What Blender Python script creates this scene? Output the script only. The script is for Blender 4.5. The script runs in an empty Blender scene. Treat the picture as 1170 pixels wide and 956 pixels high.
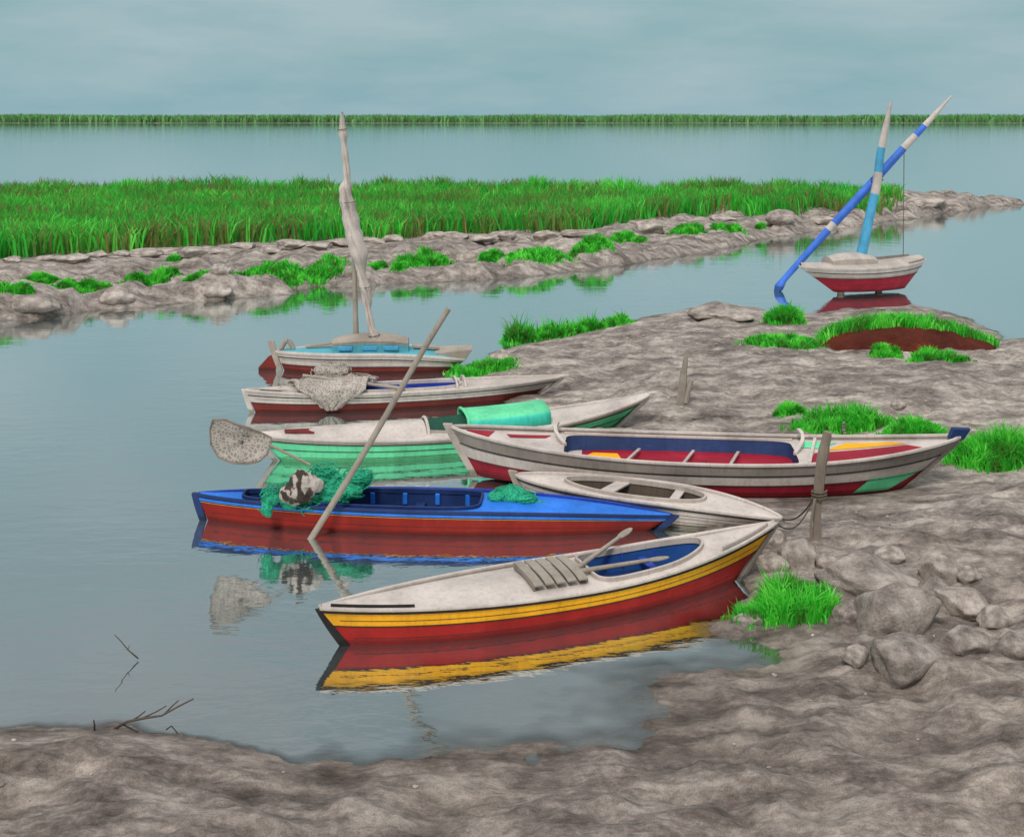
import bpy, math, random
import numpy as np
from mathutils import Vector, Matrix, noise as mnoise
R = math.radians
scene = bpy.context.scene
C = scene.collection

# ------------------------------------------------------------------ camera
F, HZ, CH = 1300.0, 133.0, 6.0
cam = bpy.data.cameras.new('camera'); camo = bpy.data.objects.new('camera', cam); C.objects.link(camo)
camo.location = (0, 0, CH); camo.rotation_euler = (R(90), 0, 0)
cam.sensor_width = 36; cam.lens = F/1170*36; cam.shift_y = -(478-HZ)/1170
cam.clip_start = .1; cam.clip_end = 20000
scene.camera = camo

# ------------------------------------------------------------------ light, sky, exposure
SUN_EL, SUN_AZ = R(50), R(196)      # azimuth clockwise from +Y: sun high behind the camera
world = bpy.data.worlds.new('World'); scene.world = world; world.use_nodes = True
nt = world.node_tree; nt.nodes.clear()
def wn(t, **k):
    n = nt.nodes.new(t)
    for a, b in k.items(): setattr(n, a, b)
    return n
sky = wn('ShaderNodeTexSky', sky_type='NISHITA', sun_disc=False)
sky.sun_elevation = SUN_EL; sky.sun_rotation = SUN_AZ; sky.air_density = 1.5; sky.dust_density = 3
tc = wn('ShaderNodeTexCoord'); sep = wn('ShaderNodeSeparateXYZ')
nt.links.new(tc.outputs['Generated'], sep.inputs[0])
mp = wn('ShaderNodeMapping'); mp.inputs['Scale'].default_value = (1.6, 1.6, 7.0)
nt.links.new(tc.outputs['Generated'], mp.inputs[0])
nz = wn('ShaderNodeTexNoise'); nz.inputs['Scale'].default_value = 3.4; nz.inputs['Detail'].default_value = 5; nz.inputs['Roughness'].default_value = .55
nt.links.new(mp.outputs[0], nz.inputs['Vector'])
cr = wn('ShaderNodeValToRGB')
cr.color_ramp.elements[0].position = .34; cr.color_ramp.elements[0].color = (2.65, 4.6, 5.15, 1)
cr.color_ramp.elements[1].position = .66; cr.color_ramp.elements[1].color = (3.8, 5.3, 5.9, 1)
nt.links.new(nz.outputs['Fac'], cr.inputs[0])
gr = wn('ShaderNodeValToRGB')
gr.color_ramp.elements[0].position = .0; gr.color_ramp.elements[0].color = (1, 1, 1, 1)
gr.color_ramp.elements[1].position = 1.0; gr.color_ramp.elements[1].color = (5.4, 3.6, 3.3, 1)
e = gr.color_ramp.elements.new(.14); e.color = (1.02, .97, .95, 1)
e = gr.color_ramp.elements.new(.46); e.color = (.82, .60, .55, 1)
e = gr.color_ramp.elements.new(.62); e.color = (1.1, .85, .8, 1)
nt.links.new(sep.outputs['Z'], gr.inputs[0])
mul = wn('ShaderNodeMix', data_type='RGBA', blend_type='MULTIPLY'); mul.inputs['Factor'].default_value = 1
nt.links.new(cr.outputs[0], mul.inputs['A']); nt.links.new(gr.outputs[0], mul.inputs['B'])
mx = wn('ShaderNodeMix', data_type='RGBA'); mx.inputs['Factor'].default_value = .9
nt.links.new(sky.outputs[0], mx.inputs['A']); nt.links.new(mul.outputs['Result'], mx.inputs['B'])
bg = wn('ShaderNodeBackground'); bg.inputs['Strength'].default_value = .09
nt.links.new(mx.outputs['Result'], bg.inputs[0])
wo = wn('ShaderNodeOutputWorld'); nt.links.new(bg.outputs[0], wo.inputs[0])

sl = bpy.data.lights.new('sun', 'SUN'); sl.energy = 1.9; sl.angle = R(11); sl.color = (1, .95, .88)
so = bpy.data.objects.new('sun', sl); C.objects.link(so)
sd_ = Vector((math.sin(SUN_AZ)*math.cos(SUN_EL), math.cos(SUN_AZ)*math.cos(SUN_EL), math.sin(SUN_EL)))
so.rotation_euler = sd_.to_track_quat('Z', 'Y').to_euler()
vs = scene.view_settings
vs.view_transform = 'Standard'; vs.look = 'None'; vs.gamma = 1; vs.use_curve_mapping = False; vs.exposure = .15

# ------------------------------------------------------------------ helpers
def lin(c):
    r = []
    for v in c:
        v /= 255.
        r.append(v/12.92 if v <= .04045 else ((v+.055)/1.055)**2.4)
    return tuple(r)+(1,)
def W(px, py, z=0.):
    y = F*(CH-z)/(py-HZ)
    return Vector(((px-585)*y/F, y, z))
def at(px, py, Y):
    return Vector(((px-585)*Y/F, Y, CH-(py-HZ)*Y/F))

def _hash(ix, iy, seed):
    h = (ix*374761393 + iy*668265263 + seed*1442695041) & 0xFFFFFFFF
    h = ((h ^ (h >> 13))*1274126177) & 0xFFFFFFFF
    h = h ^ (h >> 16)
    return (h & 0xFFFFFF)/float(0xFFFFFF)
def vnoise(x, y, seed=0):
    xi = np.floor(x).astype(np.int64); yi = np.floor(y).astype(np.int64)
    fx = x-xi; fy = y-yi
    fx = fx*fx*fx*(fx*(fx*6-15)+10); fy = fy*fy*fy*(fy*(fy*6-15)+10)
    a = _hash(xi, yi, seed); b = _hash(xi+1, yi, seed); c = _hash(xi, yi+1, seed); d = _hash(xi+1, yi+1, seed)
    return (a*(1-fx)+b*fx)*(1-fy)+(c*(1-fx)+d*fx)*fy
def fbm(x, y, octs=5, seed=0, gain=.5):
    s = 0; a = 1; t = 0
    for o in range(octs):
        ca, sa = math.cos(o*.9+.3), math.sin(o*.9+.3)
        s = s+a*vnoise((x*ca-y*sa)*2**o+o*17.3, (x*sa+y*ca)*2**o-o*9.1, seed+o); t += a; a *= gain
    return s/t            # 0..1
def billow(x, y, octs=4, seed=0):
    s = 0; a = 1; t = 0
    for o in range(octs):
        s = s+a*np.abs(2*vnoise(x*2**o+o*5.7, y*2**o-o*3.1, seed+o)-1); t += a; a *= .5
    return s/t

def link(name, me, mats=None, parent=None, smooth=True):
    if mats is not None:
        for m in (mats if isinstance(mats, (list, tuple)) else [mats]): me.materials.append(m)
    if smooth: me.polygons.foreach_set('use_smooth', np.ones(len(me.polygons), dtype=bool))
    o = bpy.data.objects.new(name, me); C.objects.link(o)
    if parent is not None: o.parent = parent
    return o
def tag(o, label=None, cat=None, group=None, kind=None):
    if label: o['label'] = label
    if cat: o['category'] = cat
    if group: o['group'] = group
    if kind: o['kind'] = kind
    return o
def empty(name, loc, rz=0):
    o = bpy.data.objects.new(name, None); C.objects.link(o); o.location = loc; o.rotation_euler = (0, 0, rz)
    o.empty_display_size = .2
    return o
def tri_mesh(name, verts, tris, tint=None):
    me = bpy.data.meshes.new(name)
    n = len(verts); m = len(tris)
    me.vertices.add(n); me.vertices.foreach_set('co', np.asarray(verts, dtype=np.float32).ravel())
    me.loops.add(m*3); me.loops.foreach_set('vertex_index', np.asarray(tris, dtype=np.int32).ravel())
    me.polygons.add(m); me.polygons.foreach_set('loop_start', np.arange(0, m*3, 3, dtype=np.int32))
    me.update(calc_edges=True); me.validate()
    if tint is not None:
        a = me.attributes.new('tint', 'FLOAT', 'POINT'); a.data.foreach_set('value', np.asarray(tint, dtype=np.float32))
    return me
class MB:
    def __init__(s): s.v = []; s.f = []; s.m = []; s.sm = []
    def add(s, verts, faces, mat=0):
        o = len(s.v); s.v += [tuple(v) for v in verts]
        for f in faces: s.f.append(tuple(i+o for i in f)); s.m.append(mat)
    def grid(s, rows, mat=0, closed=False, matfn=None, flip=False):
        o = len(s.v); n = len(rows[0])
        for r in rows: s.v += [tuple(p) for p in r]
        for i in range(len(rows)-1):
            for j in range(n if closed else n-1):
                k = (j+1) % n
                f = (o+i*n+j, o+i*n+k, o+(i+1)*n+k, o+(i+1)*n+j)
                if flip: f = f[::-1]
                s.f.append(f); s.m.append(matfn(i, j) if matfn else mat)
    def tube(s, pts, rad, seg=8, mat=0, squash=1., twist=0., cap=True, lobes=0.):
        pts = [Vector(p) for p in pts]; n = len(pts)
        if not hasattr(rad, '__len__'): rad = [rad]*n
        rows = []
        t0 = (pts[1]-pts[0]).normalized()
        ref = Vector((0, 0, 1)) if abs(t0.z) < .9 else Vector((1, 0, 0))
        for i in range(n):
            t = (pts[min(i+1, n-1)]-pts[max(i-1, 0)]).normalized()
            a = t.cross(ref)
            a = a.normalized(); b = a.cross(t).normalized()
            row = []
            for j in range(seg):
                th = 2*math.pi*j/seg; r = rad[i]*(1+lobes*math.cos(3*(th+i*twist)))
                ca, sa = math.cos(th), math.sin(th)*squash
                tw = i*twist
                u, v = ca*math.cos(tw)-sa*math.sin(tw), ca*math.sin(tw)+sa*math.cos(tw)
                row.append(pts[i]+a*u*r+b*v*r)
            rows.append(row)
        o = len(s.v); s.grid(rows, mat, closed=True)
        if cap:
            s.f.append(tuple(o+j for j in range(seg))[::-1]); s.m.append(mat)
            s.f.append(tuple(o+(n-1)*seg+j for j in range(seg))); s.m.append(mat)
    def sweep(s, pts, w, h, mat=0, closed=False, matfn=None):
        """rectangular bar along pts, width w sideways and height h (centred)"""
        pts = [Vector(p) for p in pts]; n = len(pts); rows = []
        for i in range(n):
            a = pts[(i+1) % n] if closed else pts[min(i+1, n-1)]
            b = pts[(i-1) % n] if closed else pts[max(i-1, 0)]
            t = (a-b); t.z = 0
            if t.length < 1e-6: t = Vector((1, 0, 0))
            sd = Vector((-t.y, t.x, 0)).normalized()
            ww = w[i] if hasattr(w, '__len__') else w
            p = pts[i]; z = Vector((0, 0, h/2))
            rows.append([p-sd*ww/2-z, p+sd*ww/2-z, p+sd*ww/2+z, p-sd*ww/2+z])
        if closed: rows.append(rows[0])
        o = len(s.v); s.grid(rows, mat, closed=True, matfn=matfn)
        if not closed:
            s.f.append((o+3, o+2, o+1, o)); s.m.append(mat)
            k = o+(n-1)*4; s.f.append((k, k+1, k+2, k+3)); s.m.append(mat)
    def box(s, c, d, mat=0, M=None):
        v = [Vector((x*d[0]/2, y*d[1]/2, z*d[2]/2)) for x in (-1, 1) for y in (-1, 1) for z in (-1, 1)]
        if M is not None: v = [M @ p for p in v]
        v = [p+Vector(c) for p in v]
        s.add(v, [(0, 1, 3, 2), (4, 6, 7, 5), (0, 4, 5, 1), (2, 3, 7, 6), (0, 2, 6, 4), (1, 5, 7, 3)], mat)
    def build(s, name, mats, parent=None, smooth=False):
        me = bpy.data.meshes.new(name); me.from_pydata(s.v, [], s.f); me.update()
        me.polygons.foreach_set('material_index', np.array(s.m, dtype=np.int32))
        o = link(name, me, mats, parent, smooth)
        if smooth: me.shade_auto = None if False else None
        return o
MB.build = lambda s, name, mats, parent=None, smooth=False, bevel=0: _build(s, name, mats, parent, smooth, bevel)
def _build(s, name, mats, parent, smooth, bevel):
    me = bpy.data.meshes.new(name); me.from_pydata(s.v, [], s.f); me.update()
    me.polygons.foreach_set('material_index', np.array(s.m, dtype=np.int32))
    o = link(name, me, mats, parent, smooth)
    if smooth:
        try: me.set_sharp_from_angle(angle=R(38))
        except Exception: pass
    if bevel:
        b = o.modifiers.new('bevel', 'BEVEL'); b.width = bevel; b.segments = 2; b.limit_method = 'ANGLE'; b.angle_limit = R(35)
    return o

# ------------------------------------------------------------------ materials
def newmat(name):
    m = bpy.data.materials.new(name); m.use_nodes = True
    m.node_tree.nodes.clear(); return m, m.node_tree
def N(nt, t, **k):
    n = nt.nodes.new(t)
    for a, b in k.items(): setattr(n, a, b)
    return n
def ramp(nt, stops, fac):
    r = N(nt, 'ShaderNodeValToRGB'); el = r.color_ramp.elements
    while len(el) > 1: el.remove(el[0])
    el[0].position = stops[0][0]; el[0].color = stops[0][1]
    for p, c in stops[1:]:
        q = el.new(p); q.color = c
    nt.links.new(fac, r.inputs[0]); return r
def noise_n(nt, scale, detail=4, vec=None, rough=.55, mapping=None):
    n = N(nt, 'ShaderNodeTexNoise'); n.inputs['Scale'].default_value = scale; n.inputs['Detail'].default_value = detail; n.inputs['Roughness'].default_value = rough
    src = vec
    if mapping is not None:
        mp = N(nt, 'ShaderNodeMapping'); mp.inputs['Scale'].default_value = mapping; nt.links.new(vec, mp.inputs[0]); src = mp.outputs[0]
    nt.links.new(src, n.inputs['Vector']); return n
def paint(name, rgb, rough=.5, wear=.5, grain=(1.2, 14, 14), worn=(150, 138, 126), bump=.25, spec=.3, scum=True, weave=0):
    """weathered boat paint: tone drift, fine brush grain, scuffs where the wood shows"""
    m, nt = newmat(name); L = nt.links
    tc = N(nt, 'ShaderNodeTexCoord'); ob = tc.outputs['Object']
    n1 = noise_n(nt, 1.7, 5, ob); n2 = noise_n(nt, 5.0, 6, ob, .65, grain); n3 = noise_n(nt, 90, 3, ob, .7)
    base = lin(rgb)
    dk = tuple(c*.72 for c in base[:3])+(1,); lt = tuple(min(1, c*1.16+.01) for c in base[:3])+(1,)
    r1 = ramp(nt, [(.3, dk), (.55, base), (.75, lt)], n1.outputs['Fac'])
    w = ramp(nt, [(.60, (0, 0, 0, 1)), (.74, (wear, wear, wear, 1))], n2.outputs['Fac'])
    mx = N(nt, 'ShaderNodeMix', data_type='RGBA'); L.new(w.outputs[0], mx.inputs['Factor']); L.new(r1.outputs[0], mx.inputs['A']); mx.inputs['B'].default_value = tuple(.5*a+.5*b for a, b in zip(base, lin(worn)))
    sp = ramp(nt, [(.38, (.72, .70, .68, 1)), (.55, (1, 1, 1, 1))], n3.outputs['Fac'])
    m2 = N(nt, 'ShaderNodeMix', data_type='RGBA', blend_type='MULTIPLY'); m2.inputs['Factor'].default_value = .55
    L.new(mx.outputs['Result'], m2.inputs['A']); L.new(sp.outputs[0], m2.inputs['B'])
    sz = N(nt, 'ShaderNodeSeparateXYZ'); L.new(ob, sz.inputs[0])        # slime and silt left along the waterline
    zz = N(nt, 'ShaderNodeMath', operation='MULTIPLY_ADD'); L.new(n2.outputs['Fac'], zz.inputs[0]); zz.inputs[1].default_value = -.10; L.new(sz.outputs['Z'], zz.inputs[2])
    sc = ramp(nt, [(0, (.50, .49, .42, 1)), (.035, (1, 1, 1, 1))], zz.outputs[0])
    m3 = N(nt, 'ShaderNodeMix', data_type='RGBA', blend_type='MULTIPLY'); m3.inputs['Factor'].default_value = 1. if scum else 0.
    L.new(m2.outputs['Result'], m3.inputs['A']); L.new(sc.outputs[0], m3.inputs['B']); col = m3.outputs['Result']
    if weave:
        vo = N(nt, 'ShaderNodeTexVoronoi', feature='DISTANCE_TO_EDGE'); vo.inputs['Scale'].default_value = weave; L.new(ob, vo.inputs['Vector'])
        vr = ramp(nt, [(.0, (1.12, 1.12, 1.12, 1)), (.12, (.95, .95, .95, 1)), (.2, (.5, .5, .5, 1))], vo.outputs['Distance'])
        m4 = N(nt, 'ShaderNodeMix', data_type='RGBA', blend_type='MULTIPLY'); m4.inputs['Factor'].default_value = .8
        L.new(col, m4.inputs['A']); L.new(vr.outputs[0], m4.inputs['B']); col = m4.outputs['Result']
    ns_ = noise_n(nt, 3.0, 4, ob, .6, (5, 5, .7)); st_ = ramp(nt, [(.38, (.70, .67, .62, 1)), (.50, (1, 1, 1, 1))], ns_.outputs['Fac'])     # rain streaks
    m8 = N(nt, 'ShaderNodeMix', data_type='RGBA', blend_type='MULTIPLY'); m8.inputs['Factor'].default_value = .38
    L.new(col, m8.inputs['A']); L.new(st_.outputs[0], m8.inputs['B']); col = m8.outputs['Result']
    b = N(nt, 'ShaderNodeBsdfPrincipled'); L.new(col, b.inputs['Base Color'])
    b.inputs['Roughness'].default_value = rough; b.inputs['Specular IOR Level'].default_value = spec
    bp = N(nt, 'ShaderNodeBump'); bp.inputs['Strength'].default_value = bump; bp.inputs['Distance'].default_value = .02
    L.new(n2.outputs['Fac'], bp.inputs['Height']); L.new(bp.outputs[0], b.inputs['Normal'])
    o = N(nt, 'ShaderNodeOutputMaterial'); L.new(b.outputs[0], o.inputs[0]); return m
def foliage(name, stops):
    m, nt = newmat(name); L = nt.links
    a = N(nt, 'ShaderNodeAttribute', attribute_name='tint')
    r = ramp(nt, [(p, lin(c)) for p, c in stops], a.outputs['Fac'])
    b = N(nt, 'ShaderNodeBsdfPrincipled'); L.new(r.outputs[0], b.inputs['Base Color']); b.inputs['Roughness'].default_value = .6; b.inputs['Specular IOR Level'].default_value = .2
    tr = N(nt, 'ShaderNodeBsdfTranslucent'); L.new(r.outputs[0], tr.inputs[0])
    ms = N(nt, 'ShaderNodeMixShader'); ms.inputs[0].default_value = .42; L.new(b.outputs[0], ms.inputs[1]); L.new(tr.outputs[0], ms.inputs[2])
    o = N(nt, 'ShaderNodeOutputMaterial'); L.new(ms.outputs[0], o.inputs[0]); return m
def earth(name, dark, mid, light, wet=True, scale=1.0, streak=(1, 2.6, 1)):
    m, nt = newmat(name); L = nt.links
    tc = N(nt, 'ShaderNodeTexCoord'); ob = tc.outputs['Object']
    n1 = noise_n(nt, 1.1*scale, 7, ob, .62, streak); n2 = noise_n(nt, 9*scale, 6, ob, .7, (1, 1.8, 1)); n3 = noise_n(nt, 70*scale, 4, ob, .75)
    ad = N(nt, 'ShaderNodeMix', data_type='FLOAT'); ad.inputs['Factor'].default_value = .36
    L.new(n1.outputs['Fac'], ad.inputs['A']); L.new(n2.outputs['Fac'], ad.inputs['B'])
    r = ramp(nt, [(.36, lin(dark)), (.48, lin(mid)), (.60, lin(light))], ad.outputs['Result'])
    sp = ramp(nt, [(.34, (.55, .53, .5, 1)), (.52, (1, 1, 1, 1)), (.68, (1.18, 1.16, 1.14, 1))], n3.outputs['Fac'])
    m2 = N(nt, 'ShaderNodeMix', data_type='RGBA', blend_type='MULTIPLY'); m2.inputs['Factor'].default_value = .8
    L.new(r.outputs[0], m2.inputs['A']); L.new(sp.outputs[0], m2.inputs['B'])
    b = N(nt, 'ShaderNodeBsdfPrincipled'); b.inputs['Specular IOR Level'].default_value = .2
    col = m2.outputs['Result']
    nb = noise_n(nt, .35, 5, ob, .6); nw = noise_n(nt, 3.2, 5, ob, .6)      # broad damp and dry patches, drying crust
    mo = ramp(nt, [(.36, (.74, .73, .72, 1)), (.52, (1, 1, 1, 1)), (.66, (1.12, 1.11, 1.09, 1))], nb.outputs['Fac'])
    m5 = N(nt, 'ShaderNodeMix', data_type='RGBA', blend_type='MULTIPLY'); m5.inputs['Factor'].default_value = .9 if wet else 0.
    L.new(col, m5.inputs['A']); L.new(mo.outputs[0], m5.inputs['B'])
    cr_ = ramp(nt, [(.40, (.78, .77, .76, 1)), (.50, (1, 1, 1, 1)), (.62, (1.16, 1.15, 1.13, 1))], nw.outputs['Fac'])
    m6 = N(nt, 'ShaderNodeMix', data_type='RGBA', blend_type='MULTIPLY'); m6.inputs['Factor'].default_value = .9 if wet else 0.
    L.new(m5.outputs['Result'], m6.inputs['A']); L.new(cr_.outputs[0], m6.inputs['B']); col = m6.outputs['Result']
    if wet:
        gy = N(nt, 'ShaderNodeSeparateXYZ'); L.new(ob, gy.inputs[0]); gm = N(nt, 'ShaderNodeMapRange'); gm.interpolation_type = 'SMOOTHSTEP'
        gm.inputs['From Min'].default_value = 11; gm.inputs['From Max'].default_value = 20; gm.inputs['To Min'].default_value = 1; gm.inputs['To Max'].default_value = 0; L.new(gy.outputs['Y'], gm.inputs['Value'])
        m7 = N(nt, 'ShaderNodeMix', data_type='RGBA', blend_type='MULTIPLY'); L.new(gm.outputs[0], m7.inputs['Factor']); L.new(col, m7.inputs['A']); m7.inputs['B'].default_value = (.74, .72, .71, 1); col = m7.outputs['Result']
    if wet:
        g = N(nt, 'ShaderNodeNewGeometry'); s = N(nt, 'ShaderNodeSeparateXYZ'); L.new(g.outputs['Position'], s.inputs[0])
        ns = N(nt, 'ShaderNodeMath', operation='MULTIPLY_ADD'); L.new(n2.outputs['Fac'], ns.inputs[0]); ns.inputs[1].default_value = -.08; L.new(s.outputs['Z'], ns.inputs[2])
        w = N(nt, 'ShaderNodeMapRange'); w.inputs['From Min'].default_value = -.03; w.inputs['From Max'].default_value = .07
        w.inputs['To Min'].default_value = .0; w.inputs['To Max'].default_value = 1; L.new(ns.outputs[0], w.inputs['Value'])
        wm = ramp(nt, [(0, (.74, .72, .7, 1)), (1, (1, 1, 1, 1))], w.outputs[0])
        m3 = N(nt, 'ShaderNodeMix', data_type='RGBA', blend_type='MULTIPLY'); m3.inputs['Factor'].default_value = 1
        L.new(col, m3.inputs['A']); L.new(wm.outputs[0], m3.inputs['B']); col = m3.outputs['Result']
        rr = N(nt, 'ShaderNodeMapRange'); rr.inputs['To Min'].default_value = .55; rr.inputs['To Max'].default_value = .9; L.new(w.outputs[0], rr.inputs['Value']); L.new(rr.outputs[0], b.inputs['Roughness'])
    else: b.inputs['Roughness'].default_value = .9
    L.new(col, b.inputs['Base Color'])
    ha = N(nt, 'ShaderNodeMath', operation='MULTIPLY_ADD'); L.new(n3.outputs['Fac'], ha.inputs[0]); ha.inputs[1].default_value = .25; L.new(n2.outputs['Fac'], ha.inputs[2])
    bp = N(nt, 'ShaderNodeBump'); bp.inputs['Strength'].default_value = .6; bp.inputs['Distance'].default_value = .04
    L.new(ha.outputs[0], bp.inputs['Height']); L.new(bp.outputs[0], b.inputs['Normal'])
    o = N(nt, 'ShaderNodeOutputMaterial'); L.new(b.outputs[0], o.inputs[0]); return m
def water_mat():
    m, nt = newmat('murky_water'); L = nt.links
    tc = N(nt, 'ShaderNodeTexCoord'); ob = tc.outputs['Object']
    n0 = noise_n(nt, .09, 4, ob, .5)
    r = ramp(nt, [(.35, lin((76, 88, 90))), (.65, lin((92, 106, 108)))], n0.outputs['Fac'])
    dif = N(nt, 'ShaderNodeBsdfDiffuse'); L.new(r.outputs[0], dif.inputs[0])
    trn = N(nt, 'ShaderNodeBsdfTransparent'); trn.inputs[0].default_value = (.86, .9, .88, 1)
    a = N(nt, 'ShaderNodeAttribute', attribute_name='depth')
    op = N(nt, 'ShaderNodeMapRange'); op.interpolation_type = 'SMOOTHSTEP'; op.inputs['From Min'].default_value = 0; op.inputs['From Max'].default_value = .42
    op.inputs['To Min'].default_value = .06; op.inputs['To Max'].default_value = 1
    L.new(a.outputs['Fac'], op.inputs['Value'])
    body = N(nt, 'ShaderNodeMixShader'); L.new(op.outputs[0], body.inputs[0]); L.new(trn.outputs[0], body.inputs[1]); L.new(dif.outputs[0], body.inputs[2])
    gl = N(nt, 'ShaderNodeBsdfGlossy'); gl.inputs['Roughness'].default_value = .035; gl.inputs['Color'].default_value = (.93, .98, .97, 1)
    n1 = noise_n(nt, 2.2, 3, ob, .5, (1, 2.2, 1)); n2 = noise_n(nt, .5, 2, ob, .5, (1, 2, 1))
    h = N(nt, 'ShaderNodeMath', operation='MULTIPLY_ADD'); L.new(n2.outputs['Fac'], h.inputs[0]); h.inputs[1].default_value = 2.0; L.new(n1.outputs['Fac'], h.inputs[2])
    bp = N(nt, 'ShaderNodeBump'); bp.inputs['Strength'].default_value = .22; bp.inputs['Distance'].default_value = .02
    L.new(h.outputs[0], bp.inputs['Height']); L.new(bp.outputs[0], gl.inputs['Normal'])
    fr = N(nt, 'ShaderNodeFresnel'); fr.inputs['IOR'].default_value = 1.9
    f2 = N(nt, 'ShaderNodeMapRange'); f2.inputs['From Min'].default_value = .1; f2.inputs['From Max'].default_value = .75
    f2.inputs['To Min'].default_value = .80; f2.inputs['To Max'].default_value = .93; L.new(fr.outputs[0], f2.inputs['Value'])
    sh = N(nt, 'ShaderNodeMapRange'); sh.inputs['From Max'].default_value = .12; sh.inputs['To Min'].default_value = .3; L.new(a.outputs['Fac'], sh.inputs['Value'])
    fm = N(nt, 'ShaderNodeMath', operation='MULTIPLY'); L.new(f2.outputs[0], fm.inputs[0]); L.new(sh.outputs[0], fm.inputs[1])
    ms = N(nt, 'ShaderNodeMixShader'); L.new(fm.outputs[0], ms.inputs[0]); L.new(body.outputs[0], ms.inputs[1]); L.new(gl.outputs[0], ms.inputs[2])
    o = N(nt, 'ShaderNodeOutputMaterial'); L.new(ms.outputs[0], o.inputs[0]); return m

M = dict(
    white=paint('white_paint', (205, 193, 186), .6, .7), white2=paint('chalk_paint', (190, 178, 170), .65, .9),
    grey=paint('grey_paint', (148, 138, 131), .6, .6), dark=paint('tarred_wood', (42, 38, 38), .7, .4),
    yellow=paint('yellow_paint', (255, 178, 8), .55, .2), red=paint('red_paint', (168, 20, 14), .6, .25),
    redorange=paint('rust_red_paint', (150, 24, 8), .6, .25), crimson=paint('crimson_paint', (158, 18, 44), .6, .3),
    brown=paint('oxide_paint', (120, 34, 26), .6, .5), blue=paint('bright_blue_paint', (40, 122, 228), .45, .3),
    navy=paint('navy_paint', (28, 52, 104), .5, .4), midblue=paint('mid_blue_paint', (40, 70, 165), .5, .4),
    deepblue=paint('well_blue_paint', (36, 82, 150), .5, .4),
    green=paint('green_paint', (106, 222, 164), .5, .35), dgreen=paint('dark_green_cloth', (28, 78, 62), .8, .4),
    turq=paint('turquoise_paint', (70, 216, 192), .45, .3), teal=paint('teal_paint', (88, 170, 186), .5, .5),
    lblue=paint('light_blue_paint', (84, 172, 215), .5, .8), sblue=paint('spar_blue_paint', (66, 120, 222), .45, .5),
    wood=paint('weathered_wood', (168, 156, 144), .8, .9, (20, 20, 1.2), bump=.6, scum=False), dwood=paint('old_grey_wood', (146, 132, 120), .85, .9, (16, 16, 1.2), (70, 60, 52), bump=.7, scum=False),
    inner=paint('bare_inner_wood', (96, 84, 74), .85, .7), cloth=paint('furled_cloth', (206, 192, 184), .95, .8, (14, 14, 2), (110, 98, 92), bump=.8, scum=False),
    net=paint('grey_net', (200, 188, 179), .95, 1, (26, 26, 26), (92, 84, 78), bump=1.0, scum=False, weave=17),
    gnet=paint('green_net', (50, 190, 146), .9, .9, (22, 22, 22), (8, 60, 46), bump=1.0, scum=False, weave=26),
    seam=paint('seam_caulk', (66, 50, 44), .8, .3), slate=paint('slate_blue_paint', (46, 70, 118), .6, .6), rope=paint('rope_fibre', (110, 98, 86), .9, .7),
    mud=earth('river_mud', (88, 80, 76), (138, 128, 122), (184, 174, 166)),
    soil=earth('red_soil', (58, 22, 15), (80, 32, 20), (98, 42, 28), wet=False, streak=(1, 1, 1)),
    rock=earth('pale_rock', (118, 108, 102), (168, 156, 148), (206, 194, 185), wet=False, scale=1.6, streak=(1, 1, 1)),
    rockd=earth('grey_rock', (100, 91, 86), (148, 137, 130), (186, 174, 166), wet=False, scale=1.6, streak=(1, 1, 1)),
    reed=foliage('reed_leaf', [(0, (150, 138, 84)), (.14, (86, 150, 66)), (.45, (66, 186, 66)), (.75, (84, 218, 74)), (1, (140, 238, 104))]),
    grass=foliage('grass_leaf', [(0, (100, 150, 62)), (.3, (66, 186, 60)), (.7, (84, 220, 66)), (1, (140, 240, 100))]),
    far=foliage('far_leaf', [(0, (104, 136, 92)), (.5, (112, 172, 104)), (1, (146, 204, 130))]),
    water=water_mat(),
)

# ------------------------------------------------------------------ terrain
def G(px, py): w = W(px, py); return (w.x, w.y)
FAR_FRONT = [(-320, 420), (-150, 388), (0, 368), (60, 362), (107, 357), (184, 349), (240, 345), (299, 339), (363, 329), (450, 325), (578, 319), (634, 314), (706, 303), (792, 291), (877, 273), (950, 262), (998, 256), (1067, 246), (1119, 238), (1175, 234)]
FAR_BACK = [(1168, 232), (1088, 229.5), (1030, 230), (960, 230), (840, 231), (700, 231), (560, 231), (420, 231), (280, 231), (140, 231), (0, 231), (-400, 231)]
POLY_A = np.array([G(*p) for p in FAR_FRONT+FAR_BACK])
SHORE = [(2600, 430), (1700, 400), (1300, 384), (1172, 387), (1146, 390), (1136, 380), (1112, 366), (1080, 356), (1040, 350), (1000, 353), (955, 357), (930, 361), (890, 359), (862, 352), (815, 347), (790, 352), (740, 363), (700, 374), (640, 386), (600, 395), (570, 404), (552, 420), (548, 440), (575, 462), (610, 490), (640, 520), (655, 545), (700, 562), (760, 585), (800, 604), (846, 622), (852, 650), (838, 688), (838, 704), (818, 722), (850, 738), (884, 754), (850, 765), (795, 772), (770, 790), (800, 812), (740, 836), (640, 850), (560, 862), (480, 872), (400, 868), (330, 858), (280, 852), (240, 843), (190, 836), (150, 829), (100, 829), (40, 828), (-20, 838), (-200, 846), (-500, 850), (-1500, 860)]
pb = [G(*p) for p in SHORE] + [(-30, 4), (-30, -8), (60, -8), (60, 10)]
POLY_B = np.array(pb)
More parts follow.
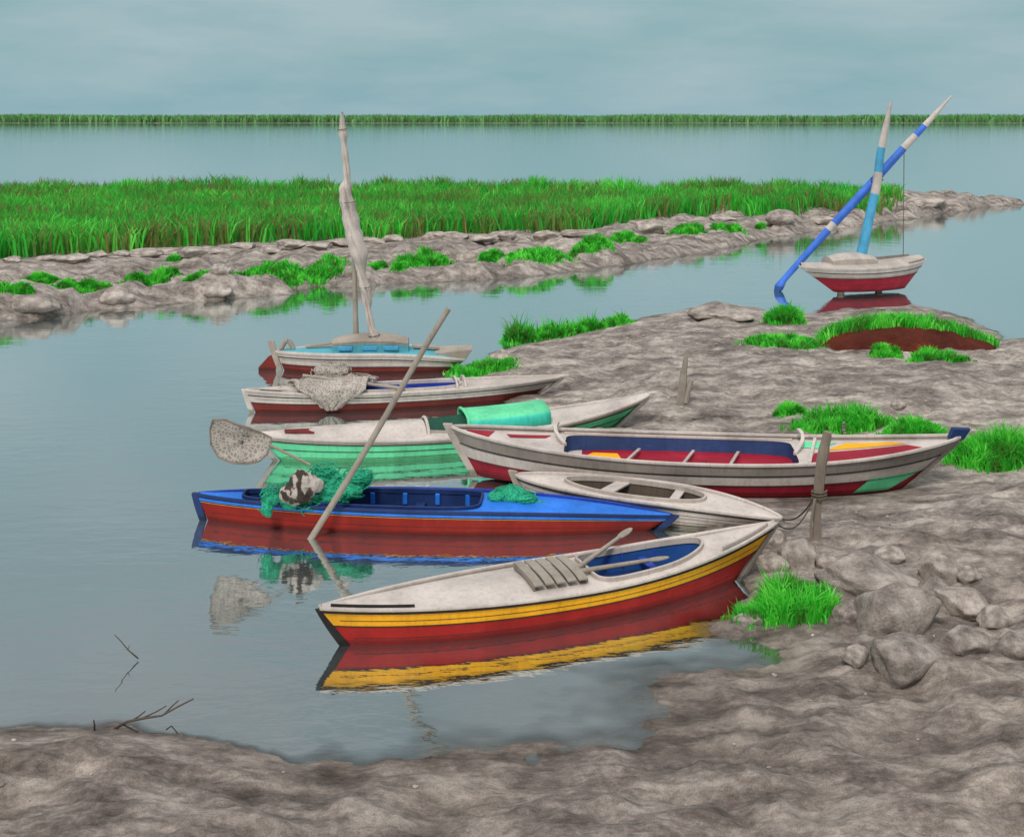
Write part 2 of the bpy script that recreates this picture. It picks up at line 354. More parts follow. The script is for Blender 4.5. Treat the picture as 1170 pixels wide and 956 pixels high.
def sdf(poly, x, y):
    x = np.asarray(x, float); y = np.asarray(y, float)
    d = np.full(x.shape, 1e18); ins = np.zeros(x.shape, bool)
    n = len(poly)
    for i in range(n):
        ax, ay = poly[i]; bx, by = poly[(i+1) % n]
        ex, ey = bx-ax, by-ay; wx = x-ax; wy = y-ay
        t = np.clip((wx*ex+wy*ey)/(ex*ex+ey*ey+1e-12), 0, 1)
        d = np.minimum(d, (wx-ex*t)**2+(wy-ey*t)**2)
        c = ((ay > y) != (by > y)) & (x < (bx-ax)*(y-ay)/((by-ay) if by != ay else 1e-12)+ax)
        ins ^= c
    return np.where(ins, 1, -1)*np.sqrt(d)
FLAT = [(W(780, 560), 3.2, 1.4), (W(950, 555), 2.6, 1.3)]      # the beach the long boat is drawn up on
def height(x, y):
    x = np.asarray(x, float); y = np.asarray(y, float)
    near = y < 130
    h = np.full(x.shape, -1.4)
    xs, ys = x[near], y[near]
    sa = sdf(POLY_A, xs, ys); sb = sdf(POLY_B, xs, ys)
    wob = (fbm(xs*1.1, ys*1.1, 4, 3)-.5)
    # far bank
    a = sa+wob*1.3
    lump = billow(xs*.42, ys*.5, 4, 11)
    knob = np.maximum(0, fbm(xs*.75, ys*.75, 4, 13)-.42)
    ha = np.where(a > 0, np.maximum(.04+.1*np.clip(a, 0, 1), .36*(1-np.exp(-a/.9))+(.8*(lump-.22)+1.0*knob)*np.clip(a/.8, 0, 1)*np.exp(-np.maximum(a-6, 0)/3)), np.maximum(-1.2, a*.35))
    # near shore: the foreground slopes in gently, the peninsula has a low lip
    fore = np.clip((16.5-ys)/4, 0, 1)*np.clip((xs+3.4)/2.5, 0, 1)
    b = sb+wob*(.55+.9*fore)
    big = fbm(xs*.55, ys*.95, 5, 21)-.5
    fine = fbm(xs*2.3, ys*4.2, 5, 31)-.5
    rid = billow(xs*.9+.4*ys, ys*2.0, 4, 41)-.3
    amp = np.clip(b/.9, 0, 1)
    lip = .17*(1-np.exp(-b/.45))*(1-.55*fore)+np.clip(b, 0, 8)*.02*(1+.6*fore)
    hb = np.where(b > 0, lip+amp*(.40*big+.15*fine+.14*rid)+fore*amp*.16*(fbm(xs*1.9, ys*2.4, 3, 61)-.5), np.maximum(-1.2, b*(1.6-1.48*fore))+fore*.10*fine)
    hb = np.where(b > 0, np.maximum(hb, .012+.02*np.clip(b, 0, 1)), hb)
    for c, ra, rb in FLAT:
        k = np.exp(-(((xs-c.x)/ra)**2+((ys-c.y)/rb)**2)**2)
        hb = np.where(hb > .05, hb*(1-k)+.055*k, hb)
    hh = np.maximum(ha, hb)
    h[near] = hh
    fl = y > 955
    if fl.any():
        h[fl] = np.clip((y[fl]-972)*.08, -1.4, 1.2)
    return h
def hgt(x, y): return float(height(np.array([x]), np.array([y]))[0])
def ground(px, py):
    y0 = F*CH/(py-HZ); ys = np.linspace(max(2, y0*.72), y0*1.001, 500); k = (px-585)/F
    zr = CH-(py-HZ)*ys/F; h = np.maximum(0, height(ys*k, ys)); i = int(np.argmax(h >= zr)) if (h >= zr).any() else len(ys)-1
    return Vector((ys[i]*k, ys[i], float(h[i])))
def rows_y(step):
    ys = [1.2]
    while ys[-1] < 118:
        y = ys[-1]; ys.append(y+max(.02, min(y*y/7800*step, .45))*(1 if y > 8.5 else 6))
    y = ys[-1]
    while y < 940: y *= 1.12; ys.append(y)
    ys += [965, 972, 980, 990, 1010, 1100, 1400, 2200, 4000, 9000]
    return np.array(ys)
def fan(step, stepu):
    ys = rows_y(step)
    fine = np.arange(-.72, .7201, stepu)
    co = np.array([.8, .95, 1.2, 1.6, 2.2, 3.2, 5])
    us = np.concatenate([-co[::-1], fine, co])
    U, Y = np.meshgrid(us, ys); X = U*Y
    return X, Y
def sheet(name, X, Y, Z, mat, attr=None):
    nr, nc = X.shape
    me = bpy.data.meshes.new(name)
    me.vertices.add(nr*nc); me.vertices.foreach_set('co', np.stack([X, Y, Z], -1).astype(np.float32).ravel())
    i = np.arange(nr-1)[:, None]*nc+np.arange(nc-1)[None, :]
    q = np.stack([i, i+1, i+nc+1, i+nc], -1).reshape(-1, 4).astype(np.int32)
    me.loops.add(q.size); me.loops.foreach_set('vertex_index', q.ravel())
    me.polygons.add(len(q)); me.polygons.foreach_set('loop_start', np.arange(0, q.size, 4, dtype=np.int32))
    me.update(calc_edges=True)
    if attr is not None:
        a = me.attributes.new('depth', 'FLOAT', 'POINT'); a.data.foreach_set('value', attr.astype(np.float32).ravel())
    o = link(name, me, mat); o['kind'] = 'structure'; return o
X, Y = fan(1.25, .0019)
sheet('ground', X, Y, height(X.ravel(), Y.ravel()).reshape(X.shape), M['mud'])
X, Y = fan(3.2, .005)
Hh = height(X.ravel(), Y.ravel()).reshape(X.shape)
sheet('water', X, Y, X*0., M['water'], np.maximum(0, -Hh))

# ------------------------------------------------------------------ vegetation
def blades(pts, hts, wds, lean, tint, rng, curve=.35):
    n = len(pts); ang = rng.uniform(0, 2*np.pi, n); la = rng.uniform(0, 2*np.pi, n)
    wx, wy = np.cos(ang)*wds/2, np.sin(ang)*wds/2
    lx, ly = np.cos(la)*lean*hts, np.sin(la)*lean*hts
    V = np.zeros((n, 5, 3)); p = np.asarray(pts)
    V[:, 0] = p-np.stack([wx, wy, 0*wx+.03], -1); V[:, 1] = p+np.stack([wx, wy, 0*wx-.03], -1)
    mid = p+np.stack([lx*curve, ly*curve, hts*.58], -1)
    V[:, 2] = mid-np.stack([wx, wy, 0*wx], -1)*.8; V[:, 3] = mid+np.stack([wx, wy, 0*wx], -1)*.8
    V[:, 4] = p+np.stack([lx, ly, hts*(1-.25*lean)], -1)
    b = np.arange(n)[:, None]*5
    T = np.concatenate([b+np.array([[0, 1, 3]]), b+np.array([[0, 3, 2]]), b+np.array([[2, 3, 4]])], 0)
    return V.reshape(-1, 3), T, np.repeat(tint, 5)
# reed bed on the far bank
rng = np.random.default_rng(5)
REED = [(-330, 300), (0, 294), (107, 289), (171, 284), (256, 279), (385, 273), (450, 272), (514, 266), (621, 269), (728, 257), (834, 246), (877, 249), (950, 246), (1000, 243), (1030, 237), (1026, 233), (1000, 232)] + [(840, 232.5), (500, 232.5), (200, 232.5), (-400, 232.5)]
RP = np.array([tuple(W(px, py, .45 if py > 236 else .1))[:2] for px, py in REED])
n = 150000
x = rng.uniform(-62, 30, n); y = rng.uniform(44, 82, n)
keep = (sdf(RP, x, y)+(fbm(x*.6, y*.6, 3, 9)-.5)*1.6 > 0) & (np.abs(x) < y*.66)
x, y = x[keep], y[keep]
x, y = x[:62000], y[:62000]
z = height(x, y); pt = fbm(x*.28, y*.5, 4, 14); pt2 = vnoise(x*1.3, y*1.3, 15)
hts = 1.0+.35*(pt-.35)+.3*pt2+rng.uniform(-.2, .2, len(x)); hts = np.clip(hts, .45, 1.8)
edge = np.clip((1030-(585+1300*x/y))/120, .35, 1); hts *= .55+.45*edge
tint = np.clip(.5+1.5*(fbm(x*.35, y*.9, 4, 55)-.5)+rng.normal(0, .16, len(x)), 0, 1)
dry = np.clip((fbm(x*.5, y*1.3, 4, 91)-.50)*6, .03, .6)
tint = np.where(rng.random(len(x)) < dry, rng.uniform(0, .1, len(x)), tint)
v, t, c = blades(np.stack([x, y, z], -1), hts, rng.uniform(.05, .13, len(x)), rng.uniform(.1, .7, len(x)), tint, rng)
o = link('reed_bed', tri_mesh('reed_bed', v, t, c), M['reed'], smooth=False)
tag(o, 'long bed of bright green reeds covering the far bank', 'reeds', kind='stuff')
# far shoreline growth
n = 60000
x = rng.uniform(-760, 760, n); y = rng.uniform(976, 1035, n)
hts = 5.0+3.5*fbm(x*.02, y*.05, 4, 2)*1.2+rng.uniform(-1, 1, n)-np.where(rng.random(n) < .5, 2.5, 0); hts = np.clip(hts, 1.5, 9)
v, t, c = blades(np.stack([x, y, x*0+.3], -1), hts, rng.uniform(.8, 2.2, n), rng.uniform(.02, .6, n), rng.random(n), rng)
o = link('far_shore_trees', tri_mesh('far_shore_trees', v, t, c), M['far'], smooth=False)
tag(o, 'low green band of distant shoreline woods along the horizon', 'woods', kind='stuff')

def clump(px0, px1, pyt, pyb, label, group, seed, dens=1., spiky=0., zoff=None):
    """grass tuft whose painted outline is px0..px1 wide with its foot at pyb and its tips at pyt"""
    rg = np.random.default_rng(seed)
    c = ground((px0+px1)/2, pyb-.22*(pyb-pyt)); sc = F/c.y
    rx = (px1-px0)/2/sc; H = (pyb-pyt)/sc*.72
    far_ = group.endswith('far bank'); ry = max(.12, min(rx*.55, (.16 if far_ else .30)*(pyb-pyt)*c.y*c.y/7800)); H *= .8 if far_ else 1
    n = int(min(2600, max(140, 420*dens*rx*2/ max(.2, H)*3)))
    r = np.sqrt(rg.random(n)); r = np.where(rg.random(n) < .07, rg.uniform(.9, 1.3, n), r); a = rg.uniform(0, 2*np.pi, n)
    wob = 1+.35*(vnoise(a*1.6+seed, a*0, seed)-.5)
    x = c.x+rx*.93*r*np.cos(a)*wob; y = c.y+ry*r*np.sin(a)*wob+(.62*(x-c.x) if far_ else 0)
    z = np.maximum(height(x, y), 0) if zoff is None else zoff(x, y)
    hts = H*np.clip(1-.5*r**2.5, .22, 1)*(.45+.85*vnoise(x*3.2/H*.4, y*3.2/H*.4, seed))*rg.uniform(.5, 1.2, n)
    if spiky: hts *= np.where(rg.random(n) < .05, 1+spiky, 1)
    wd = rg.uniform(.55, 1.2, n)*np.clip(2.4/sc, .012, .09)
    tint = np.clip(.5+1.2*(vnoise(x*6, y*6, seed+4)-.5)+rg.normal(0, .18, n), 0, 1)
    root = (c.x, c.y, hgt(c.x, c.y) if zoff is None else float(zoff(np.array([c.x]), np.array([c.y]))[0]))
    v, t, cc = blades(np.stack([x, y, z], -1)-np.array(root), hts, wd, rg.uniform(.1, .75, n), tint, rg)
    o = link('grass_clump', tri_mesh('grass_clump', v, t, cc), M['grass'], smooth=False); o.location = root
    return tag(o, label, 'grass', group)
FB = 'grass clumps on the far bank'; PB = 'grass clumps on the near shore'
for i, (a, b, c, d, l) in enumerate([
    (-6, 36, 320, 341, 'green grass clump at the left edge of the far bank by the water'),
    (28, 62, 308, 325, 'small grass clump just right of the clump at the far bank\'s left end'),
    (68, 121, 311, 336, 'oval grass clump low on the far bank, third clump from the left'),
    (146, 199, 303, 330, 'rounded grass clump among pale rocks left of the middle of the far bank'),
    (190, 217, 286, 299, 'tiny grass tuft high among pale rocks near the reed edge at left'),
    (211, 231, 305, 323, 'small narrow grass tuft left of the long grass strip'),
    (264, 394, 296, 318, 'long strip of green grass on the far bank left of the furled sail'),
    (418, 443, 296, 311, 'small grass tuft just right of the furled sail mast'),
    (446, 466, 294, 311, 'little grass tuft between the mast and the sloping clump'),
    (452, 516, 280, 308, 'sloping grass clump on the far bank right of the furled sail'),
    (547, 574, 284, 300, 'small round grass tuft left of the broad mid bank clump'),
    (578, 654, 277, 300, 'broad low grass clump in the middle of the far bank'),
    (654, 702, 266, 287, 'grass clump on the far bank left of its higher twin'),
    (698, 737, 259, 279, 'grass clump touching the reed edge in the middle of the far bank'),
    (760, 808, 251, 271, 'grass clump on the far bank right of the middle'),
    (810, 853, 254, 267, 'thin low grass strip at the right of the far bank clumps'),
    (862, 876, 249, 263, 'narrow upright tuft hanging from the reeds at the right')]):
    clump(a, b, c, d, l, FB, 100+i)
for i, (a, b, c, d, l, dn, sp) in enumerate([
    (574, 612, 370, 397, 'spiky grass at the lower left end of the row along the peninsula shore', 1.3, .9),
    (604, 652, 368, 392, 'spiky grass tuft second from the left along the peninsula shore', 1.3, .9),
    (648, 690, 364, 384, 'spiky grass tuft third from the left along the peninsula shore', 1.3, .8),
    (684, 722, 360, 376, 'spiky grass tuft at the right end of the row along the peninsula shore', 1.3, .6),
    (514, 590, 408, 432, 'grass clump at the right end of the teal decked sailing boat', 1, .2),
    (873, 916, 346, 375, 'upright grass clump at the water below the blue tip of the long yard', 1, .2),
    (851, 941, 380, 399, 'flat strip of grass left of the red soil mound', 1, .1),
    (993, 1030, 393, 407, 'small grass clump in front of the red soil mound', 1, .1),
    (1038, 1107, 391, 416, 'bushy grass clump in front of the right half of the soil mound', 1, .2),
    (883, 921, 458, 478, 'small grass clump left of the large mid peninsula clump', 1, .1),
    (906, 1014, 458, 500, 'large grass clump behind the leaning post and long grey boat', 1.3, .2),
    (1008, 1086, 483, 508, 'grass clump behind the navy bow of the long grey boat', 1.2, .2),
    (1080, 1190, 484, 537, 'large grass bank at the right edge beyond the navy bow', 1.6, .2),
    (838, 958, 652, 713, 'bright bushy grass clump beside the red bow of the yellow striped boat', 2.2, .25)]):
    clump(a, b, c, d, l, PB, 200+i, dn, sp)

# ------------------------------------------------------------------ red soil mound with grass on top
mc = W(1048, 406, .12); MRX, MRY, MH = 2.5, 1.25, .80
def mound_z(x, y):
    u = (x-mc.x)/MRX; v = (y-(mc.y+.75))/MRY
    r = np.sqrt(u*u+v*v); return -.05+MH*np.clip(1-r**2.6, 0, 1)**.75*(.85+.3*(fbm(x*1.6, y*1.6, 3, 8)-.5)+.15*np.clip(u*-1+.3, 0, 1))
rows = []
for i in range(46):
    rr = i/45; row = []
    for j in range(120):
        th = 2*math.pi*j/120; wob = 1+.1*(mnoise.noise(Vector((math.cos(th)*2, math.sin(th)*2, 3))))
        row.append((mc.x+MRX*rr*wob*math.cos(th), mc.y+.75+MRY*rr*wob*math.sin(th)))
    rows.append(row)
P = np.array(rows).reshape(-1, 2); Z = mound_z(P[:, 0], P[:, 1])+.09*(fbm(P[:, 0]*5, P[:, 1]*5, 4, 6)-.5)
Z[-120:] = -.1
b_ = MB(); k = 0; rws = []
for i in range(46): rws.append([(P[i*120+j][0], P[i*120+j][1], Z[i*120+j]) for j in range(120)])
b_.grid(rws, closed=True)
o = b_.build('soil_mound', M['soil'], smooth=True); o['kind'] = 'structure'
o['label'] = 'low mound of dark red brown soil'
def mtop(px0, px1, lo, hi, seed, label):
    rg = np.random.default_rng(seed); n = 5200
    u = rg.uniform(px0, px1, n); x = mc.x+(u-1044)/204*2*MRX; v = rg.uniform(lo, hi, n); y = mc.y+.75+MRY*v
    k = ((x-mc.x)/MRX)**2+v**2 < .93+.1*rg.random(n); x, y = x[k], y[k]; n = len(x)
    hts = rg.uniform(.16, .4, n)*(.7+.6*vnoise(x*3, y*3, 7)); root = np.array((mc.x, mc.y+.75, 0))
    z = mound_z(x, y)-.03
    tint = np.clip(.5+1.2*(vnoise(x*5, y*5, 8)-.5)+rg.normal(0, .18, n), 0, 1)
    v_, t, cc = blades(np.stack([x, y, z], -1)-root, hts, rg.uniform(.02, .05, n), rg.uniform(.1, .7, n), tint, rg)
    o = link('grass_clump', tri_mesh('grass_clump', v_, t, cc), M['grass'], smooth=False); o.location = tuple(root)
    tag(o, label, 'grass', PB)
mtop(955, 1136, -.15, 1.0, 77, 'wide cap of green grass growing on top of the red soil mound')

# ------------------------------------------------------------------ rocks
def rock_mesh(seed, rough=.13):
    import bmesh
    bm = bmesh.new(); bmesh.ops.create_icosphere(bm, subdivisions=4, radius=1)
    rd = random.Random(seed)
    planes = [(Vector((rd.gauss(0, 1), rd.gauss(0, 1), rd.gauss(.3, .9))).normalized(), rd.uniform(.62, .88)) for _ in range(13)]
    for v in bm.verts:
        p = v.co.copy()
        for nrm, d in planes:
            k = p.dot(nrm)
            if k > d: p -= nrm*(k-d)*.96
        q = p*1.7+Vector((seed*3.1, 0, 0))
        p *= 1+rough*mnoise.fractal(q, .9, 2.1, 5)
        v.co = p
    me = bpy.data.meshes.new('boulder'); bm.to_mesh(me); bm.free(); return me
def rock(px0, px1, pyt, pyb, seed, label, group, mat='rock', tilt=0):
    c = ground((px0+px1)/2, pyb-.18*(pyb-pyt)); sc = F/c.y
    rx = (px1-px0)/2/sc*1.08; hz = (pyb-pyt)/sc*.60
    o = link('boulder', rock_mesh(seed), M[mat]); rd = random.Random(seed)
    o.scale = (rx, rx*rd.uniform(.6, .85), hz); o.rotation_euler = (0, R(tilt), R(rd.uniform(-22, 22)))
    z = hgt(c.x, c.y); o.location = (c.x, c.y+rx*.3, z+hz*.3)
    return tag(o, label, 'rock', group)
NR = 'boulders on the near shore'
for i, (a, b, c, d, l, m, t) in enumerate([
    (990, 1085, 726, 780, 'large split boulder at the bottom of the rock heap at right', 'rockd', 6),
    (975, 1078, 668, 742, 'biggest pale boulder in the heap, above the split boulder', 'rockd', -8),
    (1074, 1140, 670, 712, 'broad pale boulder right of the biggest boulder', 'rock', 10),
    (1118, 1160, 694, 722, 'small pale oval boulder at the right end of the heap', 'rock', 12),
    (1078, 1132, 716, 746, 'flat boulder right of the split boulder', 'rockd', 4),
    (1052, 1112, 636, 674, 'slanting long stone above the boulder heap', 'rock', 22),
    (940, 1052, 640, 676, 'long low grey boulder above the biggest boulder', 'rockd', 3),
    (1046, 1096, 662, 700, 'rounded boulder tucked between the long low one and the broad pale one', 'rockd', 0),
    (892, 936, 610, 652, 'pointed pale stone left of the foot of the leaning post', 'rock', -14),
    (862, 902, 630, 656, 'small rounded stone between the red bow and the pointed stone', 'rock', 0),
    (870, 900, 606, 630, 'small pale stone under the bow tip of the small white boat', 'rock', 8),
    (838, 880, 700, 716, 'low flat wet stone at the water in front of the bushy grass', 'rockd', 0),
    (556, 590, 400, 416, 'low rock at the peninsula point left of the spiky grass', 'rock', 0),
    (1096, 1126, 646, 668, 'small angular stone right of the slanting long stone', 'rock', 14),
    (1140, 1180, 722, 752, 'broad stone cut by the right edge of the photo below the oval boulder', 'rockd', 0),
    (952, 990, 690, 716, 'small low stone between the bushy grass and the biggest boulder', 'rockd', 0),
    (930, 962, 632, 650, 'low pale stone right of the pointed stone by the leaning post', 'rock', 5),
    (1000, 1040, 626, 646, 'flattish stone at the top of the boulder heap', 'rock', -6),
    (962, 996, 738, 764, 'small stone left of the split boulder', 'rock', 10),
    (784, 846, 350, 365, 'long pale rock on the peninsula crest by the channel', 'rockd', -4),
    (812, 862, 356, 367, 'pale rock beside the long rock on the peninsula crest', 'rock', 0),
    (1016, 1036, 566-110, 470, 'small pale stone on the bare mud right of the large grass clump', 'rock', 0)]):
    rock(a, b, c, d, 40+i, l, NR, m, t)
FR = 'pale rocks along the far bank'
rr = random.Random(4)
ords = ['first', 'second', 'third', 'fourth', 'fifth', 'sixth', 'seventh', 'eighth', 'ninth', 'tenth', 'eleventh', 'twelfth', 'thirteenth', 'fourteenth', 'fifteenth', 'sixteenth', 'seventeenth', 'eighteenth', 'nineteenth', 'twentieth']
xs = [14, 52, 85, 112, 140, 168, 188, 220, 244, 280, 308, 334, 362, 396, 425, 450, 492, 520, 548, 580]
top = lambda x: np.interp(x, [0, 107, 171, 256, 385, 450, 514, 621, 728, 834, 877, 950], [294, 290, 286, 281, 275, 273, 268, 270, 258, 247, 250, 247])
for i, x in enumerate(xs):
    w = rr.uniform(10, 24); h = rr.uniform(8, 13); yb = top(x)+rr.uniform(5, 11)
    rock(x-w, x+w*.8, yb-h, yb, 300+i, 'pale rock at the foot of the reeds, %s from the left' % ords[i], FR, 'rock')
for i, (a, b, c, d, l) in enumerate([
    (0, 66, 334, 356, 'large rounded lump of rock low at the far bank\'s left end'), (108, 150, 328, 348, 'tall rounded rock between the third and fourth grass clumps'),
    (226, 262, 324, 339, 'rounded grey rock left of the long grass strip at the water'), (128, 158, 302, 320, 'pale rock left of the rounded fourth grass clump'),
    (486, 512, 262, 276, 'pale upright rock at the reed edge right of the furled sail'), (606, 640, 263, 276, 'pale flat rock behind the broad mid bank clump'),
    (640, 690, 262, 272, 'long pale rock between two mid bank grass clumps'), (722, 760, 251, 268, 'pale rock right of the clump at the reed edge'),
    (806, 842, 245, 254, 'pale stone under the reeds at the right of the far bank'), (876, 912, 240, 258, 'big rounded rock under the reeds left of the blue yard'),
    (918, 960, 246, 258, 'low grey rock beside the lower part of the blue yard'), (1036, 1086, 224, 236, 'large pale rock beyond the end of the reeds on the spit'),
    (1022, 1040, 228, 242, 'small upright rock at the very end of the reeds'), (240, 262, 300, 316, 'small pale rock just left of the long grass strip\'s upper end'),
    (520, 548, 286, 300, 'pale rock between the sloping clump and the small round tuft')]):
    rock(a, b, c, d, 400+i, l, FR, 'rock' if i % 3 else 'rockd')
# loose pebbles
n = 260
x = rng.uniform(-6, 14, n*3); y = rng.uniform(9, 30, n*3); s = sdf(POLY_B, x, y); k = (s > .15) & (np.abs(x) < y*.6); x, y = x[k][:n], y[k][:n]
import bmesh as _b
ico = _b.new(); _b.ops.create_icosphere(ico, subdivisions=2, radius=1); ico.verts.ensure_lookup_table()
iv = np.array([v.co[:] for v in ico.verts]); it = np.array([[v.index for v in f.verts] for f in ico.faces]); ico.free()
V = []; T = []; zz = height(x, y)
for i in range(len(x)):
    r = .010+.03*rng.random()**3
    a = rng.uniform(0, 6.28); q = iv*(1+.25*rng.standard_normal((len(iv), 1))*.5)*np.array([r*1.4, r, r*.7])
    q = np.stack([q[:, 0]*math.cos(a)-q[:, 1]*math.sin(a), q[:, 0]*math.sin(a)+q[:, 1]*math.cos(a), q[:, 2]], -1)
    V.append(q+np.array([x[i], y[i], zz[i]+r*.2])); T.append(it+i*len(iv))
o = link('pebbles', tri_mesh('pebbles', np.concatenate(V), np.concatenate(T)), M['rock']); tag(o, 'loose small stones scattered over the near mud', 'stones', kind='stuff')

# ------------------------------------------------------------------ boats
class Boat:
    """double-ended wooden hull between two waterline pixels and two bow tip pixels; local x runs left to right, y away from the camera"""
    def __init__(s, name, label, cat, group, L, Rr, tipL, tipR, B, zm, zb=0., p=2.2, q=.85, kL=2.2, kR=2.2, eL=.02, eR=.02, wl=.74, zk=-.16, NS=56):
        a = W(*L, zb); b = W(*Rr, zb); a.z = b.z = 0
        s.d = (b-a).normalized(); s.hl = (b-a).length/2; s.mid = (a+b)/2
        def tip(pt, base, sg):
            k = (pt[0]-585)/F
            t = (k*base.y-base.x)/(sg*s.d.x-k*sg*s.d.y); P = base+s.d*sg*t
            return t, CH-(pt[1]-HZ)*P.y/F-zb
        s.rL, s.zL = tip(tipL, a, -1); s.rR, s.zR = tip(tipR, b, 1)
        s.B, s.zm, s.p, s.q, s.kL, s.kR, s.eL, s.eR, s.wl, s.zk, s.NS = B, zm, p, q, kL, kR, eL, eR, wl, zk, NS
        s.root = empty(name, (s.mid.x, s.mid.y, zb), math.atan2(s.d.y, s.d.x)); s.zb = zb
        tag(s.root, label, cat, group)
        print('BOAT', label[:30], 'len %.2f rL %.2f rR %.2f zL %.2f zR %.2f' % (2*s.hl, s.rL, s.rR, s.zL, s.zR))
    def sheer(s, t):
        u = 2*t-1
        return s.zm+(s.zL-s.zm)*max(0, -u)**s.kL+(s.zR-s.zm)*max(0, u)**s.kR
    def b(s, t):
        u = abs(2*t-1); e = s.eL if t < .5 else s.eR
        return e+(s.B-e)*max(0, 1-u**s.p)**s.q
    def xg(s, t): return -s.hl-s.rL+t*(2*s.hl+s.rL+s.rR)
    def xw(s, t): return -s.hl+t*2*s.hl
    def S(s, t, v, dz=0., camber=0.):            # a point at gunwale level, v across (-1 near .. 1 far)
        return Vector((s.xg(t), v*s.b(t), s.sheer(t)+dz+camber*(1-v*v)))
    def side(s, t, w, sg, out=0.):               # a point on the side, w: 0 gunwale .. 1 waterline
        z = s.sheer(t)*(1-w); x = s.xg(t)*(1-w)+s.xw(t)*w
        return Vector((x, sg*(s.b(t)*(1-(1-s.wl)*w**1.25)+out), z))
    def ts(s, a=0., b=1., n=None):
        n = n or s.NS; return [a+(b-a)*i/n for i in range(n+1)]
    def loc(s, w):                               # world point to local
        w = Vector(w)-s.root.location; c, sn = s.d.x, s.d.y
        return Vector((w.x*c+w.y*sn, -w.x*sn+w.y*c, w.z))
    def t_of(s, x): return (x+s.hl+s.rL)/(2*s.hl+s.rL+s.rR)
    def hull(s, bands, mats, seams=(.36, .70, .86)):
        """bands: [(w_end, material index)] from gunwale down; the last also covers the bottom"""
        ws = [0.]; mi = []
        for we, m in bands:
            k = max(1, int(round((we-ws[-1])/.14))); w0 = ws[-1]
            for i in range(1, k+1): ws.append(w0+(we-w0)*i/k); mi.append(m)
        mb = MB(); rows = []
        for t in s.ts():
            row = []
            far = [s.side(t, w, 1) for w in ws]; near = [s.side(t, w, -1) for w in ws]
            b = s.b(t)*s.wl; xw = s.xw(t)
            bot = [(xw*.97, -b*.6, s.zk), (xw*.96, 0, s.zk*1.15), (xw*.97, b*.6, s.zk)]
            row = near+bot+far[::-1]; rows.append(row)
        nw = len(ws)
        def mf(i, j):
            if j < nw-1: return mi[j]
            if j < nw+3: return mi[-1]
            return mi[len(rows[0])-2-j]
        mb.grid(rows, matfn=mf, flip=True)
        for r, fl in ((rows[0], 0), (rows[-1], 1)):
            o = len(mb.v); mb.v += [tuple(p) for p in r]; f = tuple(range(o, o+len(r)))
            mb.f.append(f if fl else f[::-1]); mb.m.append(mi[-1])
        h = mb.build('hull', mats, s.root, smooth=True)
        for w in seams: s.strake(w, M['seam'], .004, .006, .02, .98, 'plank_seam', .001)
        return h
    def strake(s, w, mat, th=.018, hh=.022, a=0., b=1., name='rub_strake', out=.004, sides=(-1, 1)):
        mb = MB()
        for sg in sides: mb.sweep([s.side(t, w, sg, out) for t in s.ts(a, b)], th, hh)
        return mb.build(name, mat, s.root)
    def rail(s, mat, w=.05, h=.045, dz=.012, a=0., b=1., inset=.0, sides=(-1, 1), name='gunwale', bev=.008):
        for sg in sides:
            mb = MB(); pts = []
            for t in s.ts(a, b):
                p = s.S(t, sg, dz); p.y -= sg*min(inset, abs(p.y)); pts.append(p)
            mb.sweep(pts, w, h); mb.build(name, mat, s.root, bevel=bev)
    def stem(s, end, mat, w=.07, up=.06, th=.09, ext=.05, dark=None, lean=None, name='stem'):
        """post from above the tip down the raked bow to below the water"""
        e = -1 if end == 'L' else 1; t = 0. if end == 'L' else 1.
        top = s.side(t, 0, 1); top.y = 0; bot = s.side(t, 1, 1); bot.y = 0; bot.z = s.zk*.8
        dv = (top-bot).normalized()
        mb = MB(); pts = []
        a = top+dv*up; pr = Vector((e, 0, 0))
        rows = []
        for k in range(9):
            u = k/8; c = bot.lerp(a, u)+pr*(ext*.6+(.02*math.sin(u*3)))
            tk = th*(.75+.35*u)
            rows.append([c+Vector((-tk*.6, -w/2, 0)), c+Vector((tk*.5, -w/2*.6, 0)), c+Vector((tk*.5, w/2*.6, 0)), c+Vector((-tk*.6, w/2, 0))])
        mb.grid(rows, closed=True); mb.f.append((3, 2, 1, 0)); mb.m.append(0); k = 32; mb.f.append((k, k+1, k+2, k+3)); mb.m.append(0)
        return mb.build(name, mat, s.root, bevel=.008)
    def hole(s, t0, t1, vn, vf, nL=3., nR=3., n=36):
        s.h = []
        tc, hw = (t0+t1)/2, (t1-t0)/2
        for i in range(n+1):
            a = -math.cos(math.pi*i/n); t = tc+hw*a
            ex = nL if a < 0 else nR
            k = max(0, 1-abs(a)**ex)**(1/ex); c = (vn+vf)/2; hh = (vf-vn)/2*k
            s.h.append((t, c-hh, c+hh))
        return s.h
    def deck(s, mat, dz=-.02, camber=.05, matfn=None, a=0.004, b=.996, hole=True, name='deck', seams=True):
        s.dz, s.camber = dz, camber
        st = []
        hl = s.h if hole else None
        if hl:
            c = (hl[0][1]+hl[0][2])/2
            st += [(t, c, c) for t in s.ts(a, hl[0][0], 16)[:-1]]+hl+[(t, c, c) for t in s.ts(hl[-1][0], b, 16)[1:]]
        else: st = [(t, 0, 0) for t in s.ts(a, b)]
        mb = MB(); k = 5
        for side_ in (0, 1):
            rows = []
            for t, lo, hi in st:
                v0, v1 = (-.985, lo) if side_ == 0 else (hi, .985)
                rows.append([s.S(t, v0+(v1-v0)*i/k, dz, camber) for i in range(k+1)])
            mb.grid(rows, matfn=matfn, flip=True)
        return mb.build(name, mat, s.root, smooth=True)
